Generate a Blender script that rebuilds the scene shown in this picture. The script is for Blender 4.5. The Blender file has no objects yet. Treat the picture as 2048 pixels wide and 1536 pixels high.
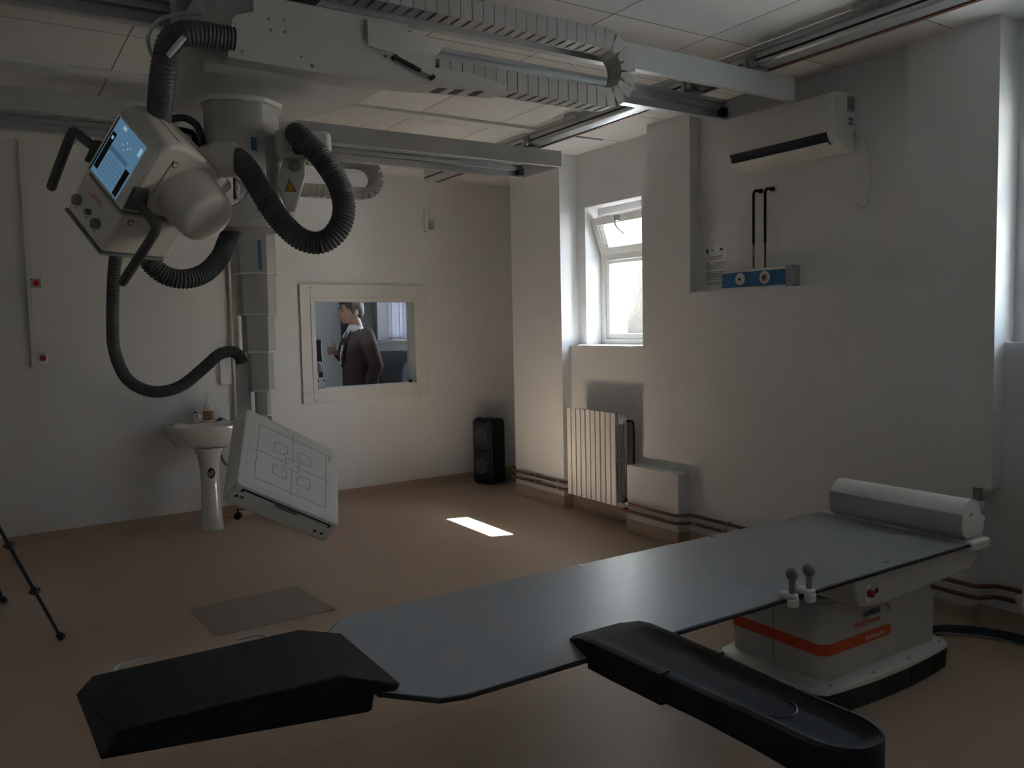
import bpy, bmesh, math, random
from mathutils import Vector, Matrix
random.seed(4)
C = bpy.context.scene.collection
V = Vector
PI = math.pi
sin, cos = math.sin, math.cos

# ------------------------------------------------------------------ camera
cam_d = bpy.data.cameras.new('camera')
cam_d.sensor_width = 36.0
cam_d.lens = 36.0 * 1647.75 / 2048
cam_d.clip_start = 0.05
cam = bpy.data.objects.new('camera', cam_d)
C.objects.link(cam)
RIGHT = V((0.84002397, -0.54213152, -0.02128704))
UP = V((0.05674089, 0.04876367, 0.99719736))
FWD = V((0.53957409, 0.83887754, -0.07172367))
cm = Matrix((RIGHT, UP, -FWD)).transposed().to_4x4()
cm.translation = V((0, 0, 1.6))
cam.matrix_world = cm
bpy.context.scene.camera = cam

# ------------------------------------------------------------------ world, sun, exposure
sc = bpy.context.scene
sc.view_settings.view_transform = 'Standard'
sc.view_settings.look = 'None'
sc.view_settings.gamma = 1.0
sc.view_settings.use_curve_mapping = False
sc.view_settings.exposure = 1.4
w = bpy.data.worlds.new('sky')
sc.world = w
w.use_nodes = True
nt = w.node_tree
bg = nt.nodes['Background']
sky = nt.nodes.new('ShaderNodeTexSky')
sky.sky_type = 'NISHITA'
sky.sun_disc = False
sky.sun_elevation = math.radians(55)
sky.sun_rotation = math.radians(108)
sky.air_density = 1.0
sky.dust_density = 1.2
nt.links.new(sky.outputs[0], bg.inputs[0])
bg.inputs[1].default_value = 1.45
sun_d = bpy.data.lights.new('sun', 'SUN')
sun_d.energy = 120.0
sun_d.angle = math.radians(0.6)
sun_d.color = (.97, 1.0, 1.03)
sun = bpy.data.objects.new('sun', sun_d)
C.objects.link(sun)
SUN_DIR = V((-1.0, 0.33, -1.48)).normalized()
sun.rotation_mode = 'QUATERNION'
sun.rotation_quaternion = SUN_DIR.to_track_quat('-Z', 'Y')


def portal(name, loc, normal, sx, sy):
    d = bpy.data.lights.new(name, 'AREA')
    d.shape = 'RECTANGLE'
    d.size, d.size_y = sx, sy
    d.cycles.is_portal = True
    o = bpy.data.objects.new(name, d)
    C.objects.link(o)
    o.location = loc
    o.rotation_mode = 'QUATERNION'
    o.rotation_quaternion = V(normal).to_track_quat('-Z', 'Y')


portal('window_portal', (4.90, 5.2, 2.0), (-1, 0, 0), 1.0, 1.3)
portal('window_portal', (4.90, 1.6, 2.0), (-1, 0, 0), 1.1, 1.3)
portal('window_portal', (4.90, -1.1, 2.0), (-1, 0, 0), .7, 1.3)  # portal of the added fill window
portal('window_portal', (4.90, 8.15, 2.0), (-1, 0, 0), .9, 1.3)  # portal of the added control room opening


# ------------------------------------------------------------------ materials
def lin(c):
    return tuple((x / 12.92 if x <= .04045 else ((x + .055) / 1.055) ** 2.4) for x in c)


def mat(name, rgb, rough=.5, metal=0., noise=0., nscale=8., bump=0., bscale=40., spec=.5, coat=0.):
    m = bpy.data.materials.new(name)
    m.use_nodes = True
    n = m.node_tree.nodes
    l = m.node_tree.links
    b = n['Principled BSDF']
    b.inputs['Base Color'].default_value = (*rgb, 1)
    b.inputs['Roughness'].default_value = rough
    b.inputs['Metallic'].default_value = metal
    b.inputs['Specular IOR Level'].default_value = spec
    b.inputs['Coat Weight'].default_value = coat
    tc = n.new('ShaderNodeTexCoord')
    if noise:
        t = n.new('ShaderNodeTexNoise')
        t.inputs['Scale'].default_value = nscale
        t.inputs['Detail'].default_value = 4
        l.new(tc.outputs['Object'], t.inputs['Vector'])
        mx = n.new('ShaderNodeMixRGB')
        mx.inputs[1].default_value = (*[x * (1 - noise) for x in rgb], 1)
        mx.inputs[2].default_value = (*[min(1, x * (1 + noise)) for x in rgb], 1)
        l.new(t.outputs['Fac'], mx.inputs[0])
        l.new(mx.outputs[0], b.inputs['Base Color'])
    if bump:
        t2 = n.new('ShaderNodeTexNoise')
        t2.inputs['Scale'].default_value = bscale
        t2.inputs['Detail'].default_value = 3
        l.new(tc.outputs['Object'], t2.inputs['Vector'])
        bp = n.new('ShaderNodeBump')
        bp.inputs['Strength'].default_value = bump
        bp.inputs['Distance'].default_value = .01
        l.new(t2.outputs['Fac'], bp.inputs['Height'])
        l.new(bp.outputs['Normal'], b.inputs['Normal'])
    return m


M = {}
M['wall'] = mat('wall_paint', (.79, .79, .79), .75, noise=.015, nscale=3, bump=.08, bscale=90)
M['control_wall'] = mat('control_wall_paint', (.72, .73, .76), .75, noise=.015)
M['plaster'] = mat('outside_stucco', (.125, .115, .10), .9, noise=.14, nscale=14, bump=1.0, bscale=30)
M['concrete'] = mat('outside_concrete', (.13, .13, .125), .9, noise=.1)
M['white'] = mat('white_plastic', (.81, .80, .77), .42, noise=.01)
M['cream'] = mat('warm_white_housing', (.78, .72, .67), .38, noise=.01)
M['offwhite'] = mat('off_white_paint', (.74, .73, .69), .5, noise=.02)
M['bridge'] = mat('painted_aluminium', (.50, .51, .50), .38, noise=.02)
M['alu'] = mat('brushed_aluminium', (.55, .57, .58), .34, metal=.75, noise=.04, nscale=20)
M['steel'] = mat('steel', (.42, .42, .42), .3, metal=1.)
M['chrome'] = mat('chrome', (.75, .75, .75), .12, metal=1.)
M['hose'] = mat('grey_ribbed_hose', (.085, .094, .096), .55, noise=.1)
M['darkgrip'] = mat('dark_grip', (.075, .073, .072), .5, noise=.05)
M['black'] = mat('black_plastic', (.014, .014, .016), .45, noise=.1)
M['foam'] = mat('black_foam', (.008, .0085, .011), .62, noise=.2, nscale=160, bump=.18, bscale=260, spec=.25)
M['speaker'] = mat('black_blue_plastic', (.012, .016, .024), .4, noise=.1)
M['grille'] = mat('speaker_grille', (.035, .038, .043), .6, noise=.4, nscale=220)
M['cone'] = mat('speaker_cone', (.085, .085, .085), .5)
M['tabletop'] = mat('carbon_tabletop', (.31, .335, .35), .36, noise=.04, nscale=30)
M['tablewhite'] = mat('table_housing', (.62, .58, .54), .45, noise=.015)
M['skirt'] = mat('rubber_skirt', (.022, .023, .026), .55, noise=.1)
M['orange'] = mat('orange_band', (.78, .10, .03), .42)
M['orange_text'] = mat('orange_lettering', (.70, .12, .04), .5)
M['dark_text'] = mat('dark_lettering', (.06, .10, .10), .5)
M['white_text'] = mat('white_lettering', (.8, .75, .7), .5)
M['red'] = mat('red_button', (.55, .02, .02), .35)
M['paper'] = mat('paper', (.82, .82, .82), .85, bump=.05, bscale=60)
M['tray'] = mat('grey_tray', (.42, .44, .44), .4, noise=.03)
M['copper'] = mat('copper_pipe', (.20, .085, .06), .42, metal=.55, noise=.35, nscale=12)
M['pipe_dark'] = mat('dark_pipe_sleeve', (.012, .011, .012), .6)
M['radiator'] = mat('radiator_enamel', (.80, .79, .76), .35)
M['ceramic'] = mat('white_ceramic', (.78, .77, .75), .12, coat=.6)
M['beige'] = mat('beige_pipe', (.62, .57, .45), .5, noise=.05)
M['blue'] = mat('blue_panel', (.035, .16, .32), .4)
M['bluestripe'] = mat('blue_stripe', (.05, .17, .30), .4)
M['bluecable'] = mat('dark_blue_sleeve', (.012, .018, .035), .6, noise=.2, nscale=30)
M['purple'] = mat('purple_cable', (.22, .01, .16), .4)
M['warn'] = mat('warning_orange', (.62, .25, .03), .5)
M['chain'] = mat('cable_chain', (.47, .455, .43), .5, noise=.03)
M['chain_dark'] = mat('cable_chain_gap', (.05, .048, .045), .7)
M['grey'] = mat('mid_grey_plastic', (.22, .22, .22), .5)
M['column'] = mat('column_paint', (.55, .535, .51), .35, noise=.01)
M['skin'] = mat('skin', (.50, .27, .20), .5, noise=.05, nscale=30)
M['hair'] = mat('dark_hair', (.022, .018, .016), .5, noise=.4, nscale=120, bump=.4, bscale=200)
M['jacket'] = mat('maroon_suit_cloth', (.050, .022, .028), .8, noise=.15, nscale=200)
M['trousers'] = mat('dark_trouser_cloth', (.02, .02, .024), .8)
M['shirt'] = mat('white_shirt', (.75, .77, .82), .8)
M['leather'] = mat('black_leather', (.015, .012, .01), .35)
M['monitor'] = mat('monitor_black', (.010, .012, .017), .25)
M['chairblue'] = mat('grey_blue_upholstery', (.28, .34, .42), .7, noise=.05)
M['pcgrey'] = mat('grey_case', (.42, .44, .44), .5)
M['label'] = mat('brown_label', (.45, .22, .10), .5, noise=.2, nscale=60)
bl = mat('blind_fabric', (.62, .62, .66), .8)
_n, _l = bl.node_tree.nodes, bl.node_tree.links
_t = _n.new('ShaderNodeBsdfTranslucent')
_t.inputs[0].default_value = (.60, .60, .66, 1)
_m = _n.new('ShaderNodeMixShader')
_m.inputs[0].default_value = .35
_l.new(_n['Principled BSDF'].outputs[0], _m.inputs[1])
_l.new(_t.outputs[0], _m.inputs[2])
_l.new(_m.outputs[0], _n['Material Output'].inputs[0])
M['blind'] = bl
M['gold'] = mat('stool_seat', (.55, .52, .47), .5)

# glass: thin, lets the light through
g = bpy.data.materials.new('window_glass')
g.use_nodes = True
n, l = g.node_tree.nodes, g.node_tree.links
n.remove(n['Principled BSDF'])
tr = n.new('ShaderNodeBsdfTransparent')
tr.inputs[0].default_value = (.93, .95, .95, 1)
gl = n.new('ShaderNodeBsdfGlossy')
gl.inputs['Roughness'].default_value = .02
fr = n.new('ShaderNodeFresnel')
fr.inputs[0].default_value = 1.45
mx = n.new('ShaderNodeMixShader')
ge = n.new('ShaderNodeNewGeometry')
sel = n.new('ShaderNodeMath')
sel.operation = 'SUBTRACT'
sel.use_clamp = True
l.new(fr.outputs[0], sel.inputs[0])
l.new(ge.outputs['Backfacing'], sel.inputs[1])
l.new(sel.outputs[0], mx.inputs[0])
l.new(tr.outputs[0], mx.inputs[1])
l.new(gl.outputs[0], mx.inputs[2])
l.new(mx.outputs[0], n['Material Output'].inputs[0])
M['glass'] = g


def line_mask(nd, lk, coord, positions, half):
    """1 where |coord - p| < half for one of the positions"""
    out = None
    for p in positions:
        c = nd.new('ShaderNodeMath')
        c.operation = 'COMPARE'
        c.inputs[1].default_value = p
        c.inputs[2].default_value = half
        lk.new(coord, c.inputs[0])
        if out is None:
            out = c.outputs[0]
        else:
            mm = nd.new('ShaderNodeMath')
            mm.operation = 'MAXIMUM'
            lk.new(out, mm.inputs[0])
            lk.new(c.outputs[0], mm.inputs[1])
            out = mm.outputs[0]
    return out


def floor_material():
    m = mat('vinyl_floor', (.50, .365, .265), .36, spec=.5)
    n, l = m.node_tree.nodes, m.node_tree.links
    b = n['Principled BSDF']
    tc = n.new('ShaderNodeTexCoord')
    t = n.new('ShaderNodeTexNoise')
    t.inputs['Scale'].default_value = 2.2
    t.inputs['Detail'].default_value = 5
    l.new(tc.outputs['Object'], t.inputs['Vector'])
    t2 = n.new('ShaderNodeTexNoise')
    t2.inputs['Scale'].default_value = 180
    l.new(tc.outputs['Object'], t2.inputs['Vector'])
    ad = n.new('ShaderNodeMath')
    ad.operation = 'MULTIPLY_ADD'
    ad.inputs[1].default_value = .35
    l.new(t2.outputs['Fac'], ad.inputs[0])
    l.new(t.outputs['Fac'], ad.inputs[2])
    mx = n.new('ShaderNodeMixRGB')
    mx.inputs[1].default_value = (.44, .325, .238, 1)
    mx.inputs[2].default_value = (.53, .39, .288, 1)
    l.new(ad.outputs[0], mx.inputs[0])
    sp = n.new('ShaderNodeSeparateXYZ')
    l.new(tc.outputs['Object'], sp.inputs[0])
    ln = line_mask(n, l, sp.outputs[1], [5.13, 2.97, 0.8, -1.3], .0022)
    mx2 = n.new('ShaderNodeMixRGB')
    l.new(ln, mx2.inputs[0])
    l.new(mx.outputs[0], mx2.inputs[1])
    mx2.inputs[2].default_value = (.32, .225, .155, 1)
    l.new(mx2.outputs[0], b.inputs['Base Color'])
    r = n.new('ShaderNodeMapRange')
    r.inputs[3].default_value = .38
    r.inputs[4].default_value = .50
    l.new(t.outputs['Fac'], r.inputs[0])
    l.new(r.outputs[0], b.inputs['Roughness'])
    return m


def ceiling_material():
    m = mat('ceiling_tiles', (.80, .79, .77), .8)
    n, l = m.node_tree.nodes, m.node_tree.links
    b = n['Principled BSDF']
    tc = n.new('ShaderNodeTexCoord')
    sp = n.new('ShaderNodeSeparateXYZ')
    l.new(tc.outputs['Object'], sp.inputs[0])

    def grid(out, off, step, half):
        a = n.new('ShaderNodeMath')
        a.operation = 'ADD'
        a.inputs[1].default_value = -off + 100 * step
        l.new(out, a.inputs[0])
        q = n.new('ShaderNodeMath')
        q.operation = 'PINGPONG'
        q.inputs[1].default_value = step / 2
        l.new(a.outputs[0], q.inputs[0])
        c = n.new('ShaderNodeMath')
        c.operation = 'LESS_THAN'
        c.inputs[1].default_value = half
        l.new(q.outputs[0], c.inputs[0])
        fl = n.new('ShaderNodeMath')
        fl.operation = 'DIVIDE'
        fl.inputs[1].default_value = step
        l.new(a.outputs[0], fl.inputs[0])
        f2 = n.new('ShaderNodeMath')
        f2.operation = 'FLOOR'
        l.new(fl.outputs[0], f2.inputs[0])
        return c.outputs[0], f2.outputs[0]
    gx, ix = grid(sp.outputs[0], .69, .63, .0035)
    gy, iy = grid(sp.outputs[1], 3.06, .6967, .0035)
    mxx = n.new('ShaderNodeMath')
    mxx.operation = 'MAXIMUM'
    l.new(gx, mxx.inputs[0])
    l.new(gy, mxx.inputs[1])
    cb = n.new('ShaderNodeCombineXYZ')
    l.new(ix, cb.inputs[0])
    l.new(iy, cb.inputs[1])
    wn = n.new('ShaderNodeTexWhiteNoise')
    l.new(cb.outputs[0], wn.inputs[0])
    tile = n.new('ShaderNodeMixRGB')
    tile.inputs[1].default_value = (.74, .73, .70, 1)
    tile.inputs[2].default_value = (.84, .84, .83, 1)
    l.new(wn.outputs[0], tile.inputs[0])
    fin = n.new('ShaderNodeMixRGB')
    l.new(mxx.outputs[0], fin.inputs[0])
    l.new(tile.outputs[0], fin.inputs[1])
    fin.inputs[2].default_value = (.22, .21, .20, 1)
    l.new(fin.outputs[0], b.inputs['Base Color'])
    return m


M['floor'] = floor_material()
M['ceiling'] = ceiling_material()


def mat_mat():
    m = mat('floor_mat_plastic', (.33, .275, .22), .5, noise=.25, nscale=120, bump=.1, bscale=200)
    return m


M['floormat'] = mat_mat()


def screen_material():
    m = bpy.data.materials.new('lit_touch_screen')
    m.use_nodes = True
    b = m.node_tree.nodes['Principled BSDF']
    b.inputs['Base Color'].default_value = (.02, .03, .04, 1)
    b.inputs['Roughness'].default_value = .2
    b.inputs['Emission Color'].default_value = (.09, .19, .30, 1)
    b.inputs['Emission Strength'].default_value = .30
    return m


M['screen'] = screen_material()
M['screen_dark'] = mat('screen_dark_panel', (.02, .024, .028), .3)


def emis(name, rgb, s):
    m = mat(name, (.02, .03, .04), .2)
    b = m.node_tree.nodes['Principled BSDF']
    b.inputs['Emission Color'].default_value = (*rgb, 1)
    b.inputs['Emission Strength'].default_value = s
    return m


M['screen_mid'] = emis('screen_band', (.045, .11, .19), .30)
M['screen_light'] = emis('screen_icon', (.30, .48, .60), .30)


# ------------------------------------------------------------------ mesh helper
class MB:
    """collects shapes; build() links them as ONE mesh object"""

    def __init__(self):
        self.bm = bmesh.new()

    def face(self, pts):
        try:
            return self.bm.faces.new([self.bm.verts.new(p) for p in pts])
        except ValueError:
            return None

    def grid(self, rings, closed=True, caps=True):
        """rings: list of equal-length point lists; skins them"""
        vs = [[self.bm.verts.new(p) for p in r] for r in rings]
        nn = len(rings[0])
        for i in range(len(vs) - 1):
            for j in range(nn if closed else nn - 1):
                k = (j + 1) % nn
                self.bm.faces.new((vs[i][j], vs[i][k], vs[i + 1][k], vs[i + 1][j]))
        if caps and closed:
            self.bm.faces.new(vs[0][::-1])
            self.bm.faces.new(vs[-1])
        return self

    def box(self, lo, hi, X=None):
        lo, hi = V(lo), V(hi)
        p = [V((x, y, z)) for z in (lo.z, hi.z) for x, y in ((lo.x, lo.y), (hi.x, lo.y), (hi.x, hi.y), (lo.x, hi.y))]
        if X is not None:
            p = [X @ q for q in p]
        v = [self.bm.verts.new(q) for q in p]
        for f in ((3, 2, 1, 0), (4, 5, 6, 7), (0, 1, 5, 4), (1, 2, 6, 5), (2, 3, 7, 6), (3, 0, 4, 7)):
            self.bm.faces.new([v[i] for i in f])
        return self

    def prism(self, pts, e0, e1, o=(0, 0, 0), u=(1, 0, 0), v=(0, 1, 0), nrm=None):
        """2-D outline pts in the u,v plane from e0 to e1 along n"""
        o, u, v = V(o), V(u), V(v)
        nrm = V(nrm) if nrm is not None else u.cross(v)
        self.grid([[o + u * a + v * b + nrm * e for a, b in pts] for e in (e0, e1)])
        return self

    def tube(self, path, r, seg=12, ribs=None, caps=True):
        """swept tube; r a number or a list; ribs=(pitch, depth)"""
        P = [V(p) for p in path]
        R = r if isinstance(r, (list, tuple)) else [r] * len(P)
        T = []
        for i in range(len(P)):
            a = P[max(i - 1, 0)]
            b = P[min(i + 1, len(P) - 1)]
            T.append((b - a).normalized())
        ref = V((0, 0, 1)) if abs(T[0].z) < .9 else V((1, 0, 0))
        nrm = (ref - T[0] * ref.dot(T[0])).normalized()
        rings = []
        for i, p in enumerate(P):
            nrm = (nrm - T[i] * nrm.dot(T[i])).normalized()
            bn = T[i].cross(nrm)
            rings.append([p + (nrm * cos(2 * PI * k / seg) + bn * sin(2 * PI * k / seg)) * R[i] for k in range(seg)])
        self.grid(rings, True, caps)
        return self

    def cyl(self, a, b, r0, r1=None, seg=20):
        return self.tube([a, b], [r0, r0 if r1 is None else r1], seg)

    def sphere(self, c, r, X=None, seg=20, rings=12):
        mt = Matrix.Translation(V(c))
        if X is not None:
            mt = X @ mt
        if isinstance(r, (tuple, list)):
            mt = mt @ Matrix.Diagonal((*r, 1))
        else:
            mt = mt @ Matrix.Diagonal((r, r, r, 1))
        bmesh.ops.create_uvsphere(self.bm, u_segments=seg, v_segments=rings, radius=1, matrix=mt)
        return self

    def lathe(self, prof, o=(0, 0, 0), ax=(0, 0, 1), seg=28, X=None, scale=(1, 1)):
        o, ax = V(o), V(ax).normalized()
        ref = V((1, 0, 0)) if abs(ax.x) < .9 else V((0, 1, 0))
        u = (ref - ax * ref.dot(ax)).normalized()
        v = ax.cross(u)
        rings = [[o + ax * h + (u * cos(2 * PI * k / seg) * scale[0] + v * sin(2 * PI * k / seg) * scale[1]) * max(r, 1e-4)
                  for k in range(seg)] for r, h in prof]
        if X is not None:
            rings = [[X @ p for p in q] for q in rings]
        return self.grid(rings)

    def transform(self, X):
        bmesh.ops.transform(self.bm, matrix=X, verts=self.bm.verts[:])
        return self

    def build(self, name, material, parent=None, bevel=0., seg=2, smooth=35, label=None, subsurf=0, remesh=0.):
        bm = self.bm
        bmesh.ops.recalc_face_normals(bm, faces=bm.faces[:])
        me = bpy.data.meshes.new(name)
        bm.to_mesh(me)
        bm.free()
        if smooth:
            me.polygons.foreach_set('use_smooth', [True] * len(me.polygons))
            if not (subsurf or remesh):
                me.set_sharp_from_angle(angle=math.radians(smooth))
        me.materials.append(M[material] if isinstance(material, str) else material)
        o = bpy.data.objects.new(name, me)
        C.objects.link(o)
        if parent is not None:
            o.parent = parent
            o.matrix_parent_inverse = world_of(parent).inverted()
        if label:
            o['label'] = label
        if remesh:
            md = o.modifiers.new('remesh', 'REMESH')
            md.mode = 'VOXEL'
            md.voxel_size = remesh
            md.use_smooth_shade = True
            ms = o.modifiers.new('smooth', 'SMOOTH')
            ms.iterations = 4
            ms.factor = .5
        if bevel:
            md = o.modifiers.new('bevel', 'BEVEL')
            md.width = bevel
            md.segments = seg
            md.limit_method = 'ANGLE'
            md.angle_limit = math.radians(30)
            md.use_clamp_overlap = True
        if subsurf:
            md = o.modifiers.new('subsurf', 'SUBSURF')
            md.levels = md.render_levels = subsurf
        return o


def world_of(o):
    m = o.matrix_basis.copy()
    if o.parent is not None:
        m = world_of(o.parent) @ o.matrix_parent_inverse @ m
    return m


def tag(o, label, cat, group=None):
    o['label'] = label
    o['category'] = cat
    if group:
        o['group'] = group
    return o


def thing(name, label, cat, loc=(0, 0, 0), group=None):
    o = bpy.data.objects.new(name, None)
    o.empty_display_size = .1
    C.objects.link(o)
    o.location = loc
    return tag(o, label, cat, group)


def struct(o):
    o['kind'] = 'structure'
    return o


def smooth_path(pts, n=8):
    """Catmull-Rom through the points"""
    P = [V(p) for p in pts]
    P = [P[0] * 2 - P[1]] + P + [P[-1] * 2 - P[-2]]
    out = []
    for i in range(1, len(P) - 2):
        a, b, c, d = P[i - 1:i + 3]
        for k in range(n):
            t = k / n
            out.append(.5 * ((2 * b) + (c - a) * t + (2 * a - 5 * b + 4 * c - d) * t * t + (3 * b - a - 3 * c + d) * t ** 3))
    out.append(P[-2])
    return out


def resample(path, step):
    out = [path[0]]
    acc = 0.
    for a, b in zip(path, path[1:]):
        L = (b - a).length
        if L < 1e-9:
            continue
        t = step - acc
        while t <= L:
            out.append(a + (b - a) * (t / L))
            t += step
        acc = (acc + L) % step
    return out


def ribbed(pts, r, pitch=.012, depth=.005, seg=18, n=14):
    """corrugated hose along smooth points"""
    path = resample(smooth_path(pts, n), pitch / 4)
    rad = [r - depth * (0, .5, 1, .5)[i % 4] for i in range(len(path))]
    return MB().tube(path, rad, seg)


def text_mesh(name, body, size, o, u, v, material, parent, extrude=.0005, align='LEFT', label=None, bold=0., shear=0.):
    cu = bpy.data.curves.new(name, 'FONT')
    cu.body = body
    cu.size = size
    cu.extrude = extrude
    cu.align_x = align
    cu.offset = bold
    cu.shear = shear
    tmp = bpy.data.objects.new(name + '_tmp', cu)
    C.objects.link(tmp)
    dg = bpy.context.evaluated_depsgraph_get()
    me = bpy.data.meshes.new_from_object(tmp.evaluated_get(dg))
    bpy.data.objects.remove(tmp)
    u, v = V(u).normalized(), V(v).normalized()
    nn = u.cross(v)
    X = Matrix((u, v, nn)).transposed().to_4x4()
    X.translation = V(o)
    me.transform(X)
    me.materials.clear()
    me.materials.append(M[material])
    ob = bpy.data.objects.new(name, me)
    C.objects.link(ob)
    ob.parent = parent
    ob.matrix_parent_inverse = world_of(parent).inverted()
    return ob


def strokes(lines, wd, o, u, v, h=.0006):
    """thin line segments ((x0,y0),(x1,y1)) lying on the plane o,u,v"""
    mb = MB()
    o, u, v = V(o), V(u), V(v)
    nn = u.cross(v).normalized()
    for (x0, y0), (x1, y1) in lines:
        a, b = o + u * x0 + v * y0, o + u * x1 + v * y1
        d = (b - a).normalized()
        s = nn.cross(d) * wd / 2
        a, b = a - d * wd / 2, b + d * wd / 2
        mb.grid([[a - s, a + s, a + s + nn * h, a - s + nn * h], [b - s, b + s, b + s + nn * h, b - s + nn * h]])
    return mb

# ------------------------------------------------------------------ the room
H = 3.04
PF = 4.204          # face of the pillars
W1 = 4.389          # wall plane over the windows
AP = 4.30           # apron under the sills
XO = 4.85           # outside face of the wall
struct(MB().box((-2.6, -2.6, -.1), (5.2, 7.6, 0)).build('floor', 'floor', smooth=0))
struct(MB().box((-2.6, -2.6, H), (5.2, 7.6, H + .12)).build('ceiling', 'ceiling', smooth=0))
struct(MB().box((-2.72, -2.6, 0), (-2.6, 7.6, H)).build('wall_left', 'wall', smooth=0))
struct(MB().box((-2.6, -2.72, 0), (5.2, -2.6, H)).build('wall_front', 'wall', smooth=0))

# back wall stands 2.4 degrees off square
BA = math.atan(.042)
BK = Matrix.Translation((0, 7.126, 0)) @ Matrix.Rotation(BA, 4, 'Z')
WX0, WX1, WZ0, WZ1 = 2.520, 3.585, 1.030, 1.870
mb = MB()
for lo, hi in (((-2.8, 0, 0), (WX0, .16, H)), ((WX1, 0, 0), (5.2, .16, H)), ((WX0, 0, 0), (WX1, .16, WZ0)), ((WX0, 0, WZ1), (WX1, .16, H))):
    mb.box(lo, hi, BK)
struct(mb.build('wall_back', 'wall', smooth=0))

# right wall: pillars, window bays, niche
mb = MB()
R = mb.box
R((4.75, 6.50, 0), (XO, 7.6, H))                      # behind the far pillar
R((PF, 5.73, 0), (XO, 6.50, H))                       # far pillar
Y0, Y1, ZS, ZH = 4.72, 5.62, 1.41, 2.58               # window bay 1
R((AP, 4.697, 0), (XO, 5.73, ZS))
R((W1, Y1, ZS), (XO, 5.73, H))
R((W1, 4.635, ZH), (XO, Y1, H))
R((W1, 4.697, ZS), (XO, Y0, ZH))
R((4.62, Y0, 2.58), (XO, Y1, ZH))
R((4.54, Y0, 2.522), (4.63, Y1, ZH))
R((PF, 4.20, 0), (XO, 4.697, 2.56))                   # middle pillar
R((PF, 4.20, 2.56), (XO, 4.635, H))
R((PF, 2.61, 0), (XO, 4.20, 1.80))                    # under the niche
R((4.29, 2.61, 1.80), (XO, 4.20, H))                  # niche back
R((PF, 2.22, 0), (XO, 2.61, .726))                    # near pillar, set back at the foot
R((PF, 2.13, .726), (XO, 2.61, H))
V0, V1, VS, VH = 1.10, 2.03, 1.46, 2.63               # window bay 2
R((AP, 1.05, 0), (XO, 2.22, .726))
R((AP, 1.05, .726), (XO, 2.13, VS))
R((W1, V1, VS), (XO, 2.13, H))
R((W1, V0, VH), (XO, V1, H))
R((W1, 1.05, VS), (XO, V0, H))
R((PF, -.80, 0), (XO, 1.05, H))
R((PF, -1.40, 0), (XO, -.80, VS))                    # opening for the added fill window, out of view beside the camera
R((W1, -1.40, VH), (XO, -.80, H))
R((PF, -2.6, 0), (XO, -1.40, H))
struct(mb.build('wall_right', 'wall', smooth=0))

# coved vinyl skirting
def skirting(name, path, h=.10, t=.006):
    mb = MB()
    for (x0, y0), (x1, y1) in zip(path, path[1:]):
        a, b = V((x0, y0, 0)), V((x1, y1, 0))
        d = (b - a).normalized()
        nn = V((-d.y, d.x, 0))
        prof = [(0, 0), (.035, 0), (.018, .006), (.008, .018), (t, .04), (t, h), (0, h)]
        mb.grid([[p + nn * q + V((0, 0, z)) for q, z in prof] for p in (a - d * t * 0, b + d * t)])
    return struct(mb.build(name, 'floor'))


bk = lambda u, v, z=0.: BK @ V((u, v, z))
p0, p1 = bk(4.75, 0), bk(-2.6, 0)
skirting('baseboard_back', [(p0.x, p0.y), (p1.x, p1.y)])
skirting('baseboard_right', [(PF, -2.6), (PF, 1.05), (AP, 1.05), (AP, 2.22), (PF, 2.22), (PF, 4.697), (AP, 4.697), (AP, 5.73), (PF, 5.73), (PF, 6.50), (4.75, 6.50), (4.75, 7.3)])

# ceiling trim running parallel to the back wall
struct(MB().box((-2.6, 5.065, H - .022), (3.60, 5.175, H)).build('trim_1', 'wall', bevel=.004))
struct(MB().box((3.93, 5.14, H - .01), (PF, 5.165, H)).build('trim_2', 'bridge'))

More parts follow.
